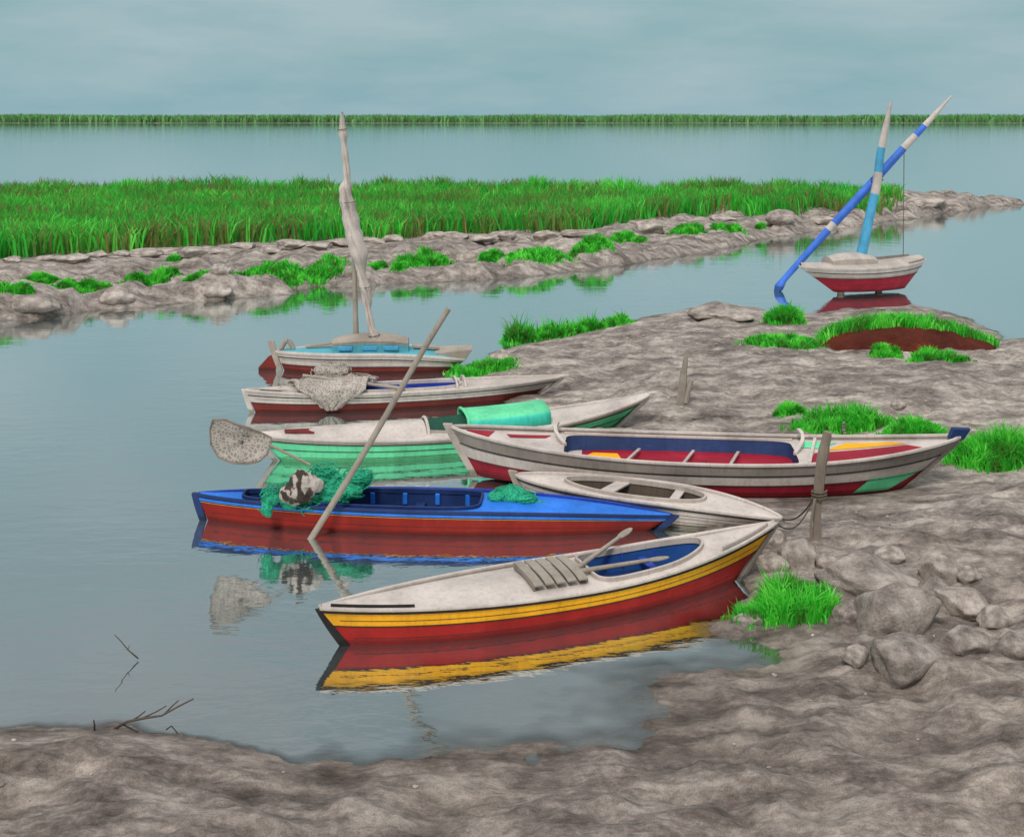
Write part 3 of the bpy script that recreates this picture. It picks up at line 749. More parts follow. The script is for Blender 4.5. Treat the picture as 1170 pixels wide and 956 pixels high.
    def loop(s, dz=0., shrink=0.):
        lo = [(t, a+shrink) for t, a, b in s.h]; hi = [(t, b-shrink) for t, a, b in s.h]
        pts = [s.S(t, v, s.dz+dz, s.camber) for t, v in lo]+[s.S(t, v, s.dz+dz, s.camber) for t, v in hi[::-1]]
        out = [pts[0]]
        for p in pts[1:]:
            if (p-out[-1]).length > .004: out.append(p)
        if (out[0]-out[-1]).length < .004: out.pop()
        return out
    def coaming(s, mat, h=.06, w=.03, name='coaming'):
        mb = MB(); mb.sweep(s.loop(h/2-.015), w, h+.03, closed=True); return mb.build(name, mat, s.root, bevel=.006)
    def well(s, wall, floor, depth=.3):
        lp = s.loop(-.005); fz = min(p.z for p in lp)-depth
        mb = MB(); mb.grid([lp, [Vector((p.x, p.y*.96, fz)) for p in lp]], closed=True)
        mb.build('well_lining', wall, s.root, smooth=True)
        mb = MB(); rows = []
        for t, lo, hi in s.h:
            rows.append([Vector((s.xg(t), (lo+(hi-lo)*i/3)*s.b(t)*1.02, fz+.004)) for i in range(4)])
        mb.grid(rows, flip=True); mb.build('floor', floor, s.root)
        s.fz = fz
    def patch(s, quad, mat, name, dz=.006, n=8):
        """painted panel or board lying on the deck: quad of (t, v) corners"""
        mb = MB(); rows = []
        for i in range(n+1):
            r = []
            for j in range(n+1):
                u, v = i/n, j/n
                t = (quad[0][0]*(1-u)+quad[1][0]*u)*(1-v)+(quad[3][0]*(1-u)+quad[2][0]*u)*v
                w = (quad[0][1]*(1-u)+quad[1][1]*u)*(1-v)+(quad[3][1]*(1-u)+quad[2][1]*u)*v
                r.append(s.S(t, w, s.dz+dz, s.camber))
            rows.append(r)
        mb.grid(rows); return mb.build(name, mat, s.root, smooth=True)
    def bar(s, a, b, mat, name, w=.05, h=.04, n=6):
        """board across the boat between two (t, v, dz) points"""
        mb = MB(); pts = [s.S(a[0]+(b[0]-a[0])*i/n, a[1]+(b[1]-a[1])*i/n, a[2]+(b[2]-a[2])*i/n) for i in range(n+1)]
        mb.sweep(pts, w, h); return mb.build(name, mat, s.root, bevel=.006)
BG = 'wooden boats moored in the inlet'

# --- 7: yellow striped boat, nearest
b = Boat('wooden_boat', 'white decked boat with a yellow stripe over a red hull, nearest of all', 'boat', BG, (400, 736), (836, 664), (365, 695), (886, 598), .56, .40, wl=.80, kL=2.0, kR=2.0, q=.95)
b.hull([(.46, 0), (1, 1)], [M['yellow'], M['red']], (.30, .80))
b.hole(.545, .815, -.74, .78, 6, 2.3)
b.deck(M['white'], -.015, .07); b.well(M['deepblue'], M['navy'], .24)
b.coaming(M['white2'], .05, .035)
b.rail(M['white'], .045, .035, .012); b.strake(.07, M['dark'], .02, .02, name='rub_strake'); b.strake(.46, M['dark'], .008, .010);
b.rail(M['dark'], .025, .035, .04, .02, .17, .03, (-1,), 'toe_rail', .005); b.rail(M['white2'], .03, .05, .045, .84, .975, .05, (-1,), 'toe_rail', .005)
b.rail(M['white2'], .03, .03, .035, .05, .42, .07, (1,), 'toe_rail', .005)
b.stem('L', M['dark'], .05, .0, .12, -.05); b.stem('R', M['grey'], .09, .03, .09, .0)
b.bar((.555, -.6, -.12), (.555, .6, -.12), M['inner'], 'thwart', .12, .03)
b.bar((.70, -.62, -.1), (.70, .66, -.1), M['midblue'], 'thwart', .10, .03)
for t in (.62, .66, .735):
    b.bar((t, .70, -.16), (t, .74, -.03), M['midblue'], 'rib', .03, .05, 2)
# slatted hatch board arched across the deck
mb = MB(); 
for k in range(5):
    t = .418+k*.0235; pts = []
    for i in range(13):
        v = .62-1.34*i/12; pts.append(b.S(t, v*.98, .075+.055*(1-abs(v)**3*1.6)+.004*(k % 2)))
    mb.sweep(pts, .114, .024)
hc = mb.build('hatch_cover', M['wood'], b.root, bevel=.006)
for t in (.41, .522):
    mb = MB(); mb.sweep([b.S(t, .55-1.2*i/8, .035+.07*(1-((.55-1.2*i/8)*1.15)**2)) for i in range(9)], .03, .05)
    mb.build('hatch_batten', M['grey'], b.root)
yb = b
def oar(p0, p1, rad, label, blade=0., mat='wood'):
    """shaft from world p0 to p1, with an optional flat blade at p1"""
    p0, p1 = Vector(p0), Vector(p1); root = empty('oar', p0); tag(root, label, 'oar', 'oars in the yellow striped boat')
    q = p1-p0; mb = MB(); mb.tube([q*(i/6) for i in range(7)], [rad*(1.1-.25*i/6) for i in range(7)], 10); mb.build('shaft', M[mat], root, smooth=True)
    if blade:
        d = q.normalized(); sd = d.cross(Vector((0, 0, 1))).normalized(); rows = []
        for i in range(7):
            u = i/6; w = .055*math.sin(math.pi*(.15+.8*u))**.6; c = q+d*blade*u; zz = Vector((0, 0, .009))
            rows.append([c-sd*w-zz, c+sd*w-zz, c+sd*w+zz, c-sd*w+zz])
        mb = MB(); mb.grid(rows, closed=True); mb.f += [(3, 2, 1, 0), (24, 25, 26, 27)]; mb.m += [0, 0]; mb.build('blade', M[mat], root, bevel=.004)
    return root
def bw(bt, t, v, dz):     # boat surface point in world
    p = bt.S(t, v, dz); c, sn = bt.d.x, bt.d.y; r = bt.root.location
    return Vector((r.x+p.x*c-p.y*sn, r.y+p.x*sn+p.y*c, r.z+p.z))
oar(bw(b, .515, -.22, .115), bw(b, .66, .90, .16), .030, 'bare wooden oar slanting over the far coaming of the yellow striped boat', .32)
oar(bw(b, .51, -.35, .115), bw(b, .68, -.22, .05), .030, 'bare wooden oar lying low along the open well of the yellow striped boat', .30)

# --- 6: blue boat
b = Boat('wooden_boat', 'bright blue decked boat with a rust red bottom and navy ends', 'boat', BG, (238, 594), (738, 606), (227, 565), (768, 590), .50, .36, wl=.82, kL=2.6, kR=2.4, p=2.0)
b.hull([(.24, 0), (1, 1)], [M['navy'], M['redorange']], (.62,))
b.hole(.10, .605, -.80, .74, 8, 7)
b.deck(M['blue'], -.01, .05); b.well(M['navy'], M['navy'], .22); b.coaming(M['navy'], .045, .035)
b.rail(M['navy'], .035, .04, .01, sides=(-1,)); b.rail(M['midblue'], .035, .05, .012, sides=(1,))
b.strake(.25, M['yellow'], .005, .005, name='cove_line'); b.strake(.14, M['blue'], .012, .035, name='painted_plank', sides=(-1, 1)) 
b.stem('L', M['navy'], .08, .03, .11, .03); b.stem('R', M['navy'], .10, .02, .14, .02)
for t in (.15, .23, .305, .365, .435, .505, .57):
    mb = MB(); mb.sweep([b.S(t, .73, -.01), b.S(t, .70, -.10), b.S(t, .60, -.21)], .07, .05); 
    mb2 = MB(); p = b.S(t, .70, -.09); mb2.box(p, (.07, .05, .17)); mb2.build('rib', M['blue'], b.root, bevel=.012)
for t in (.2, .47): b.bar((t, -.72, -.15), (t, .7, -.15), M['navy'], 'thwart', .14, .03)
bb = b

# --- 3: green boat
b = Boat('wooden_boat', 'green hulled boat with white deck and an arched green cabin', 'boat', BG, (322, 526), (684, 499), (296, 497), (741, 452), .66, .34, wl=.88, kL=2.0, kR=2.1, q=.8)
b.hull([(.16, 0), (.98, 1), (1, 1)], [M['white2'], M['green']], (.8,))
b.hole(.36, .70, -.62, .66, 2.4, 6)
b.deck(M['white'], -.01, .08); b.well(M['dgreen'], M['dgreen'], .25); b.coaming(M['white2'], .04, .03)
b.rail(M['white'], .06, .04, .015); b.strake(.18, M['dark'], .016, .016); b.strake(.5, M['dark'], .008, .01, name='plank_seam')
b.stem('L', M['white2'], .07, .02, .09, .02); b.stem('R', M['white'], .09, .10, .12, .03)
# raised foredeck with an arched rear frame
mb = MB(); rows = []
for i in range(15):
    t = .09+.31*i/14; hh = .05+.11*(i/14); vw = .62
    rows.append([b.S(t, -vw, -.01)]+[b.S(t, -vw+2*vw*j/10, 0)+Vector((0, 0, .03+hh*math.sin(math.pi*(j/10))**.6)) for j in range(11)]+[b.S(t, vw, -.01)])
mb.grid(rows, flip=True); mb.build('raised_foredeck', M['white'], b.root, smooth=True)
mb = MB(); pts = [b.S(.405, -.66+1.32*j/16, .01)+Vector((0, 0, .22*math.sin(math.pi*j/16)**.7)) for j in range(17)]
mb.tube(pts, .03, 8); mb.build('arch_frame', M['white'], b.root, smooth=True)
b.patch([(.06, -.5), (.13, -.5), (.13, .4), (.06, .4)], M['brown'], 'forward_hatch', .02)
# barrel cabin, open to the left
def barrel(b, t0, t1, vw, h, mats, flat=.62):
    rows = []; n = 16
    sec = []
    for j in range(n+1):
        a = math.pi*j/n; sec.append((-math.cos(a)*vw, h*min(1, math.sin(a)**.30) if 0 < j < n else 0))
    for th in (0., -.03):
        rr = []
        for i in range(9):
            t = t0+(t1-t0)*i/8; z0 = max(b.sheer(t), b.sheer(.5))
            rr.append([Vector((b.xg(t), y*(1+th), z0+max(0, z+th))) for y, z in sec])
        rows.append(rr)
    mb = MB(); mb.grid(rows[0], matfn=lambda i, j: 1 if j < 2 else 0, flip=True); o = mb.build('cabin', mats, b.root, smooth=True)
    sol = o.modifiers.new('thick', 'SOLIDIFY'); sol.thickness = .025; sol.offset = -1
    mb = MB()
    mb.tube([p+Vector((-.01, 0, .0)) for p in rows[0][0]], .028, 8); mb.build('cabin_edge', mats[2], b.root, smooth=True)
    mb = MB(); last = rows[1][-1]; o_ = len(mb.v); mb.v += [tuple(p+Vector((-.04, 0, 0))) for p in last]; mb.f.append(tuple(range(o_, o_+len(last)))); mb.m.append(0)
    mb.build('cabin_back', mats[0], b.root)
barrel(b, .505, .715, .45, .32, [M['green'], M['turq'], M['green']])
mb = MB(); rows = []
for i in range(10):
    t = .36+.16*i/9
    rows.append([b.S(t, .66-1.15*j/12, .05+.06*i/9+.10*math.sin(math.pi*j/12)+.02*math.sin(j*2.1+i)) for j in range(13)])
mb.grid(rows); mb.build('dark_awning', M['dgreen'], b.root, smooth=True)
gb = b

# --- 2: white boat with grey net
b = Boat('wooden_boat', 'narrow white boat with an oxide red bottom and a grey net over its side', 'boat', BG, (292, 471), (602, 455), (281, 446), (644, 430), .50, .36, wl=.8, kL=2.4, kR=2.6)
b.hull([(.52, 0), (1, 1)], [M['white'], M['brown']])
b.hole(.10, .66, -.70, .72, 5, 5)
b.deck(M['white2'], -.01, .04); b.well(M['midblue'], M['midblue'], .14); b.coaming(M['white'], .05, .03)
b.rail(M['white'], .05, .04, .012); b.strake(.2, M['dark'], .014, .014); b.strake(.54, M['dark'], .014, .014)
b.stem('L', M['white'], .07, .03, .10, .02); b.stem('R', M['white'], .08, .05, .12, .03)
for t in (.645, .672):
    mb = MB(); mb.tube([b.S(t, -.8+1.6*j/14, .01)+Vector((0, 0, .15*math.sin(math.pi*j/14)**.7)) for j in range(15)], .025, 8); mb.build('arch_frame', M['white'], b.root, smooth=True)
b.patch([(.04, -.6), (.3, -.6), (.3, .6), (.04, .6)], M['white'], 'foredeck_board', .03)
wb = b

# --- 1: teal sailing boat
b = Boat('sailing_boat', 'small white sailing boat with teal deck, low cabin and furled brown sail', 'boat', BG, (325, 423), (512, 421), (316, 402), (531, 409), .62, .46, wl=.8, kL=2.4, kR=2.0, eR=.3)
b.hull([(.20, 0), (.62, 1), (1, 2)], [M['white'], M['white2'], M['brown']])
b.h = None
b.deck(M['teal'], -.01, .06, hole=False)
b.rail(M['white'], .07, .05, .015); b.strake(.24, M['dark'], .016, .018); b.strake(.62, M['dark'], .014, .014)
b.stem('L', M['wood'], .10, .28, .13, .06)
# rudder at the left end
p = b.loc(at(308, 410, b.mid.y)); mb = MB()
mb.add([(p.x-.24, -.02, -.05), (p.x+.16, -.02, -.05), (p.x+.20, -.02, .42), (p.x+.0, -.02, .34), (p.x-.24, -.02, .08), (p.x-.24, .02, -.05), (p.x+.16, .02, -.05), (p.x+.20, .02, .42), (p.x+.0, .02, .34), (p.x-.24, .02, .08)],
       [(0, 1, 2, 3, 4), (9, 8, 7, 6, 5), (0, 5, 6, 1), (1, 6, 7, 2), (2, 7, 8, 3), (3, 8, 9, 4), (4, 9, 5, 0)])
mb.build('rudder', M['brown'], b.root, bevel=.01)
mb = MB(); q = b.S(.045, 0, .0); mb.tube([q+Vector((-.1+.3*i/8, 0, .02+.24*math.sin(math.pi*(i/8)*.9+.15))) for i in range(9)], .06, 8); mb.build('curved_block', M['wood'], b.root, smooth=True)
# cabin
t0, t1 = .30, .70; mb = MB(); rows = []
for i in range(11):
    u = i/10; t = t0+(t1-t0)*u; hh = .34*math.sin(math.pi*(.12+.76*u))**.45; z = b.sheer(.5)
    vw = .40*math.sin(math.pi*(.10+.8*u))**.3
    rows.append([Vector((b.xg(t), -vw, z)), Vector((b.xg(t), -vw*.93, z+hh*.62))]+[Vector((b.xg(t), vw*.98*(-1+2*j/8), z+hh*.62+.07+hh*.38*(1-(-1+2*j/8)**2))) for j in range(9)]+[Vector((b.xg(t), vw*.93, z+hh*.62)), Vector((b.xg(t), vw, z))])
mb.grid(rows, matfn=lambda i, j: 1 if j in (0, 11) else 0, flip=True)
for r, fl in ((rows[0], 0), (rows[-1], 1)):
    o_ = len(mb.v); mb.v += [tuple(q) for q in r]; f = tuple(range(o_, o_+len(r))); mb.f.append(f if fl else f[::-1]); mb.m.append(1)
mb.build('cabin', [M['wood'], M['teal']], b.root, smooth=True)
for t in (.37, .50, .61):
    mb = MB(); c = b.S(t, 0, 0); mb.box((c.x, -.40, b.sheer(.5)+.12), (.34, .03, .10)); mb.build('cabin_window', M['lblue'], b.root, bevel=.01)
b.bar((.15, .3, .09), (.30, .45, .13), M['wood'], 'loose_board', .2, .03); b.bar((.72, .2, .10), (.86, .35, .12), M['wood'], 'loose_board', .26, .05)
# raised white stern box at the right
mb = MB(); zz = b.sheer(.95)
pts = [b.S(.84, -.5, .0), b.S(1., -1, .0), b.S(1., 1, .0), b.S(.84, .9, .0)]
up = [pts[0]+Vector((0, 0, .05)), pts[1]+Vector((.18, 0, .26)), pts[2]+Vector((.18, 0, .26)), pts[3]+Vector((0, 0, .08))]
mb.add(pts+up, [(0, 1, 5, 4), (1, 2, 6, 5), (2, 3, 7, 6), (3, 0, 4, 7), (4, 5, 6, 7)]); mb.build('stern_box', M['wood'], b.root, bevel=.01)
Y1 = b.mid.y
def lp(pts, Y, bt): return [bt.loc(at(x, y, Y)) for x, y in pts]
mb = MB(); mb.tube(lp([(407, 392), (406, 350), (405, 310), (403, 262)], Y1+.05, b), [.07, .062, .055, .045], 10); mb.build('mast', M['wood'], b.root, smooth=True)
mb = MB(); mb.tube(lp([(434, 411), (418, 345), (404, 265), (397, 190), (391, 128)], Y1-.12, b), [.06, .055, .05, .04, .022], 10); mb.build('yard', M['wood'], b.root, smooth=True)
prof = [(390.5, 131, 3), (391, 142, 5), (391, 151, 9), (392.5, 162, 6), (394, 172, 7), (396, 193, 7), (396.7, 206, 8), (396, 216, 13), (396.5, 228, 15), (398, 240, 15), (402, 262, 17), (407, 282, 20), (411, 296, 15), (413, 310, 8), (415, 320, 9), (417.4, 331, 11), (419, 342, 10), (420, 352, 7), (423, 372, 8), (427, 386, 11), (429, 396, 11), (434, 410, 7)]
pp = []; rd = []
for i in range(len(prof)-1):
    for k in range(4):
        u = k/4; x, y, w = [prof[i][m]*(1-u)+prof[i+1][m]*u for m in range(3)]
        pp.append((x, y)); rd.append(w/2*Y1/F*(1.0+.08*math.sin(y*.33)))
P_ = lp(pp, Y1-.16, b); mb = MB()
for k in range(4):          # cloth rolled into twisted folds round the yard
    ph = k*math.pi/2+.4*k; hp = []
    for i, (p, q) in enumerate(zip(P_, rd)):
        a = ph+i*.115+.5*math.sin(i*.17+k); hp.append(p+Vector((math.cos(a), math.sin(a), .0))*q*.52)
    mb.tube(hp, [q*(.62+.14*math.sin(i*.31+k*1.7)) for i, q in enumerate(rd)], 14, twist=.1, lobes=.14)
sail = mb.build('furled_sail', M['cloth'], b.root, smooth=True)
mb = MB()
for i in (8, 34, 60, 76, 92):
    if i < len(P_):
        c = P_[i]; r = rd[i]*1.15
        mb.tube([c+Vector((r*math.cos(a*.8), r*math.sin(a*.8), .01*a)) for a in range(10)], .010, 5)
mb.build('lashing', M['rope'], sail)
tb = b

# --- 4: long grey boat drawn up on the beach
b = Boat('wooden_boat', 'long grey and white open boat with crimson bottom and navy bow block', 'boat', BG, (545, 541), (1030, 557), (516, 488), (1098, 499), 1.0*.88, .52, zb=.08, wl=.84, zk=-.05, kL=2.4, kR=2.6, q=.8)
b.hull([(.34, 0), (.64, 1), (1, 2)], [M['grey'], M['white'], M['crimson']])
b.hole(.23, .685, -.84, .84, 9, 9)
b.deck(M['white'], -.05, .02); b.well(M['slate'], M['crimson'], .21)
b.rail(M['white'], .05, .045, .012); b.strake(.33, M['dark'], .012, .014); b.strake(.64, M['dark'], .010, .010)
b.stem('L', M['white2'], .09, .07, .13, .04); b.stem('R', M['grey'], .08, .0, .10, .02)
mb = MB(); c = b.S(1., 0, .05); mb.add([(c.x-.20, -.07, c.z-.08), (c.x+.03, -.06, c.z-.08), (c.x+.14, -.06, c.z+.09), (c.x-.13, -.07, c.z+.09), (c.x-.20, .07, c.z-.08), (c.x+.03, .06, c.z-.08), (c.x+.14, .06, c.z+.09), (c.x-.13, .07, c.z+.09)],
    [(0, 1, 2, 3), (7, 6, 5, 4), (0, 4, 5, 1), (1, 5, 6, 2), (2, 6, 7, 3), (3, 7, 4, 0)]); mb.build('bow_block', M['navy'], b.root, bevel=.01)
mb = MB(); mb.sweep([b.S(t, .86, -.025) for t in b.ts(.225, .69, 30)], .045, .035); mb.build('well_rim', M['white'], b.root)
for t, sg in ((.232, -1), (.682, 1)):        # curved knees closing the well at each end
    mb = MB(); pts = [b.S(t+sg*.012*math.sin(math.pi*j/12)+sg*.02*(j/12)-(.0), -.15+1.0*j/12, -.02+.17*math.sin(math.pi/2*j/12)) for j in range(13)]
    mb.sweep(pts, .06, .05); mb.build('knee', M['white'], b.root, bevel=.008)
def floor_patch(b, quad, mat, name, dz=.012):
    mb = MB(); mb.add([Vector((b.xg(t), v*b.b(t), b.fz+dz)) for t, v in quad], [(0, 1, 2, 3)] if len(quad) == 4 else [tuple(range(len(quad)))]); mb.build(name, mat, b.root)
for q, m in (([(.265, -.80), (.335, -.80), (.350, -.1), (.335, .55), (.285, .6), (.262, .2)], 'yellow'), ([(.235, -.8), (.262, -.8), (.262, .8), (.235, .8)], 'white')):
    mb = MB(); pts = [Vector((b.xg(t), v*b.b(t), b.fz+.014)) for t, v in q]; mb.add(pts, [tuple(range(len(pts)))]); mb.build('floor_board', M[m], b.root)
for t in (.345, .455, .545): b.bar((t, -.85, -.10), (t+.035, .62, -.19), M['white2'], 'thwart', .05, .03)
b.patch([(.70, -.85), (.93, -.6), (.90, .1), (.72, -.1)], M['crimson'], 'painted_panel', .008); b.patch([(.745, .05), (.90, .25), (.88, .6), (.79, .62)], M['yellow'], 'painted_panel', .009)
b.patch([(.70, .3), (.735, .2), (.775, .66), (.71, .80)], M['green'], 'painted_panel', .009)
b.patch([(.03, -.6), (.075, -.75), (.085, .75), (.03, .6)], M['crimson'], 'painted_panel', .008); b.patch([(.12, .0), (.19, .3), (.20, .62), (.11, .35)], M['crimson'], 'painted_panel', .008)
b.bar((.70, -.85, .0), (.735, .85, .0), M['white'], 'deck_beam', .05, .04)
# green patch low on the right bow, on the near side
mb = MB(); rows = []
for i in range(9):
    u = i/8; ta = .885+.085*u
    rows.append([b.side(ta-.012*(1-u)+.03*u*(-w+.6), .60+.36*w, -1, .006) for w in (0, .33, .66, 1)])
mb.grid(rows, flip=True); mb.build('green_patch', M['green'], b.root)
lb = b

# --- 5: small white rowing boat
b = Boat('rowing_boat', 'small plain white rowing boat between the blue boat and the long grey boat', 'boat', BG, (606, 570), (862, 604), (590, 543), (893, 593), .50, .34, wl=.8, kL=2.2, kR=2.4, q=.75)
b.hull([(1, 0)], [M['white']])
b.hole(.20, .73, -.72, .74, 2.2, 2.6)
b.deck(M['white'], -.01, .03); b.well(M['inner'], M['inner'], .24); b.coaming(M['white2'], .05, .035)
b.rail(M['white'], .045, .04, .012); b.strake(.12, M['dark'], .016, .018); b.strake(.5, M['grey'], .008, .01, name='plank_seam')
b.stem('L', M['wood'], .08, .08, .12, .03); b.stem('R', M['white2'], .08, .0, .10, .03)
b.bar((.36, -.72, -.02), (.40, .74, -.02), M['white'], 'thwart', .22, .03); b.bar((.62, -.7, -.03), (.62, .72, -.03), M['white'], 'thwart', .14, .03)
sb = b

# --- 8: sailing boat on stub legs, right
b = Boat('sailing_boat', 'small white and red sailing boat with crossed blue and white spars at right', 'boat', BG, (952, 333), (1030, 328), (914, 305), (1051, 296), .80, .80, zb=.12, wl=.62, zk=-.02, kL=1.7, kR=2.0, eR=.28, q=.7)
b.hull([(.22, 0), (.40, 1), (1, 2)], [M['white'], M['white2'], M['crimson']])
b.deck(M['white2'], -.01, .16, hole=False); b.rail(M['white'], .06, .06, .015); b.strake(.2, M['dark'], .02, .02); b.strake(.42, M['dark'], .02, .02)
for x in (960, 1016):
    c = b.loc(W(x, 333, .1)); mb = MB(); mb.tube([(c.x, 0, .06), (c.x, 0, -.25), (c.x, 0, -.6)], [.13, .12, .10], 10); mb.build('leg', M['wood'], b.root, smooth=True)
mb = MB(); rows = []
for i in range(9):
    u = i/8; t = .22+.36*u; hh = .40*math.sin(math.pi*(.15+.7*u))**.5
    rows.append([b.S(t, -.5, .08)]+[b.S(t, -.5+1.*j/8, .08+hh*(.55+.45*math.sin(math.pi*j/8))) for j in range(9)]+[b.S(t, .5, .08)])
mb.grid(rows, flip=True)
for r, fl in ((rows[0], 0), (rows[-1], 1)):
    o_ = len(mb.v); mb.v += [tuple(q) for q in r]; f = tuple(range(o_, o_+len(r))); mb.f.append(f if fl else f[::-1]); mb.m.append(0)
mb.build('cabin', M['white2'], b.root, smooth=True)
mb = MB(); mb.sweep([b.S(t, .95, .10) for t in b.ts(.58, .97, 12)], .05, .1); mb.sweep([b.S(t, -.95, .06) for t in b.ts(.80, .97, 8)], .05, .08); mb.build('rail_board', M['grey'], b.root)
Y8 = b.mid.y
def banded(name, pts, stops, Y, bt, mats, seg=12):
    """spar with painted bands: pts (x, y, width px); stops: [(fraction, material index)]"""
    mb = MB(); n = 60; P = []; Rr = []
    L0 = [Vector((p[0], p[1])) for p in pts]; cum = [0]
    for i in range(1, len(L0)): cum.append(cum[-1]+(L0[i]-L0[i-1]).length)
    for i in range(n+1):
        d = cum[-1]*i/n; k = max(j for j in range(len(cum)-1) if cum[j] <= d+1e-9) if i < n else len(cum)-2
        u = (d-cum[k])/(cum[k+1]-cum[k]); q = [pts[k][m]*(1-u)+pts[k+1][m]*u for m in range(3)]
        P.append(bt.loc(at(q[0], q[1], Y))); Rr.append(q[2]/2*Y/F)
    mb.tube(P, Rr, seg)
    for f in range(len(mb.f)-2):
        fr = (f//seg)/n; mb.m[f] = [m for a, m in stops if fr >= a-1e-9][-1]
    return mb.build(name, mats, bt.root, smooth=True)
mast = banded('mast', [(984, 302, 12), (985, 287, 12), (992, 255, 10.5), (1002, 210, 10), (1006, 175, 9), (1012, 145, 7), (1018, 116, 3)], [(0, 0), (.43, 1), (.565, 0), (.71, 1)], Y8, b, [M['lblue'], M['white']])
banded('yard', [(885, 337, 3), (890, 328, 11), (896, 319, 7), (946, 263, 9), (1000, 205, 10), (1030, 172, 9), (1060, 140, 7), (1087, 110, 2)], [(0, 0), (.305, 1), (.345, 0), (.73, 1), (.79, 0), (.84, 1)], Y8+.34, b, [M['sblue'], M['white']])
mb = MB(); p0, p1 = b.loc(at(1033, 170, Y8-.2)), b.loc(at(1032, 292, Y8)); mb.tube([p0.lerp(p1, i/8)+Vector((.0, 0, 0)) for i in range(9)], .014, 5); mb.build('halyard', M['rope'], b.root)
mb = MB(); c = b.loc(at(1002, 206, Y8+.16)); mb.tube([c+Vector((.17*math.cos(a*.7), .26*math.sin(a*.7), .012*a-.08)) for a in range(18)], .016, 5); mb.build('lashing', M['rope'], b.root)

# ------------------------------------------------------------------ nets, poles, posts
def pile(name, lobes, mat, seed, parent=None, crease=.16, scale=1., fine=.05):
    """crumpled heap from overlapping wrinkled lobes ((x,y,z),(rx,ry,rz)) around the first one's centre"""
    import bmesh
    base = Vector(lobes[0][0]); V = []; T = []
    bm = bmesh.new(); bmesh.ops.create_icosphere(bm, subdivisions=5, radius=1); bm.verts.ensure_lookup_table()
    iv = [v.co.copy() for v in bm.verts]; itx = [[v.index for v in f.verts] for f in bm.faces]; bm.free()
    for k, (c, r) in enumerate(lobes):
        o = len(V)
        for p in iv:
            w = Vector((p.x*r[0], p.y*r[1], p.z*r[2]))
            q = w*scale*3.2+Vector((seed*7+k*3, seed, 0)); d = mnoise.turbulence(q, 4, False)
            st = abs(math.sin(w.x*16*scale+3*mnoise.noise(q*.8)+w.z*9*scale))
            m = 1+crease*(d-.9)+fine*st
            V.append(Vector(c)-base+w*m)
        T += [[i+o for i in t] for t in itx]
    o = link(name, tri_mesh(name, [tuple(v) for v in V], T), mat, parent); o.location = base if parent is None else (0, 0, 0)
    return o, base
def strands(lobes, base, n, rad, mat, parent, seed, name='strand_coils'):
    rd = random.Random(seed); mb = MB()
    for i in range(n):
        c, r = rd.choice(lobes); th, ph = rd.uniform(0, 6.28), rd.uniform(.1, 1.5); pts = []
        dth, dph = rd.uniform(-.3, .3), rd.uniform(-.14, .14)
        for k in range(12):
            th += dth; ph += dph+rd.uniform(-.06, .06); dth += rd.uniform(-.06, .06); g = 1.02+rd.uniform(0, .03)
            pts.append(Vector(c)-base+Vector((r[0]*g*math.sin(ph)*math.cos(th), r[1]*g*math.sin(ph)*math.sin(th), r[2]*g*math.cos(ph))))
        mb.tube(pts, rad, 5)
    mb.build(name, mat, parent)
Yb = bb.mid.y
def Wd(px, py, Y): return tuple(at(px, py, Y))
sc6 = Yb/F
lob = [(Wd(388, 562, Yb-.02), (.36, .28, .22)), (Wd(410, 548, Yb+.12), (.26, .22, .18)), (Wd(372, 545, Yb+.15), (.28, .2, .2)), (Wd(330, 567, Yb-.22), (.22, .2, .20)), (Wd(310, 570, Yb-.34), (.17, .12, .20)), (Wd(305, 580, Yb-.42), (.12, .08, .15)), (Wd(355, 575, Yb-.05), (.3, .26, .16))]
o, bs = pile('fishing_net', lob, M['gnet'], 3, crease=.3, scale=1.4); tag(o, 'big heap of green fishing net spilling over the side of the blue boat', 'net', 'nets in the boats'); strands(lob, bs, 90, .008, M['gnet'], o, 5)
m_, nt_ = newmat('dappled_sack'); L = nt_.links
tc_ = N(nt_, 'ShaderNodeTexCoord'); n_ = noise_n(nt_, 7, 3, tc_.outputs['Object'], .5, (1, 1, .6)); nf = noise_n(nt_, 60, 3, tc_.outputs['Object'])
r_ = ramp(nt_, [(.40, lin((58, 48, 42))), (.47, lin((74, 62, 54))), (.50, lin((170, 158, 150))), (.8, lin((196, 186, 178)))], n_.outputs['Fac'])
b_s = N(nt_, 'ShaderNodeBsdfPrincipled'); L.new(r_.outputs[0], b_s.inputs['Base Color']); b_s.inputs['Roughness'].default_value = .95
bp_ = N(nt_, 'ShaderNodeBump'); bp_.inputs['Strength'].default_value = .6; bp_.inputs['Distance'].default_value = .02; L.new(nf.outputs['Fac'], bp_.inputs['Height']); L.new(bp_.outputs[0], b_s.inputs['Normal'])
oo = N(nt_, 'ShaderNodeOutputMaterial'); L.new(b_s.outputs[0], oo.inputs[0]); M['sack'] = m_
lob = [(Wd(347, 555, Yb-.30), (.33, .20, .30)), (Wd(338, 563, Yb-.32), (.27, .18, .22))]
o, bs = pile('net_sack', lob, M['sack'], 9, crease=.3, scale=.9, fine=.04); tag(o, 'lumpy pale sack with dark brown blotches on the green net heap', 'sack')
lob = [(Wd(582, 566, Yb+.05), (.27, .22, .15)), (Wd(600, 570, Yb-.05), (.2, .18, .10)), (Wd(568, 568, Yb), (.16, .18, .12)), (Wd(615, 576, Yb-.10), (.16, .08, .04))]
o, bs = pile('fishing_net', lob, M['gnet'], 17, crease=.22, scale=1.2); tag(o, 'small folded green net on the foredeck at the middle of the blue boat', 'net', 'nets in the boats'); strands(lob, bs, 34, .007, M['gnet'], o, 8)

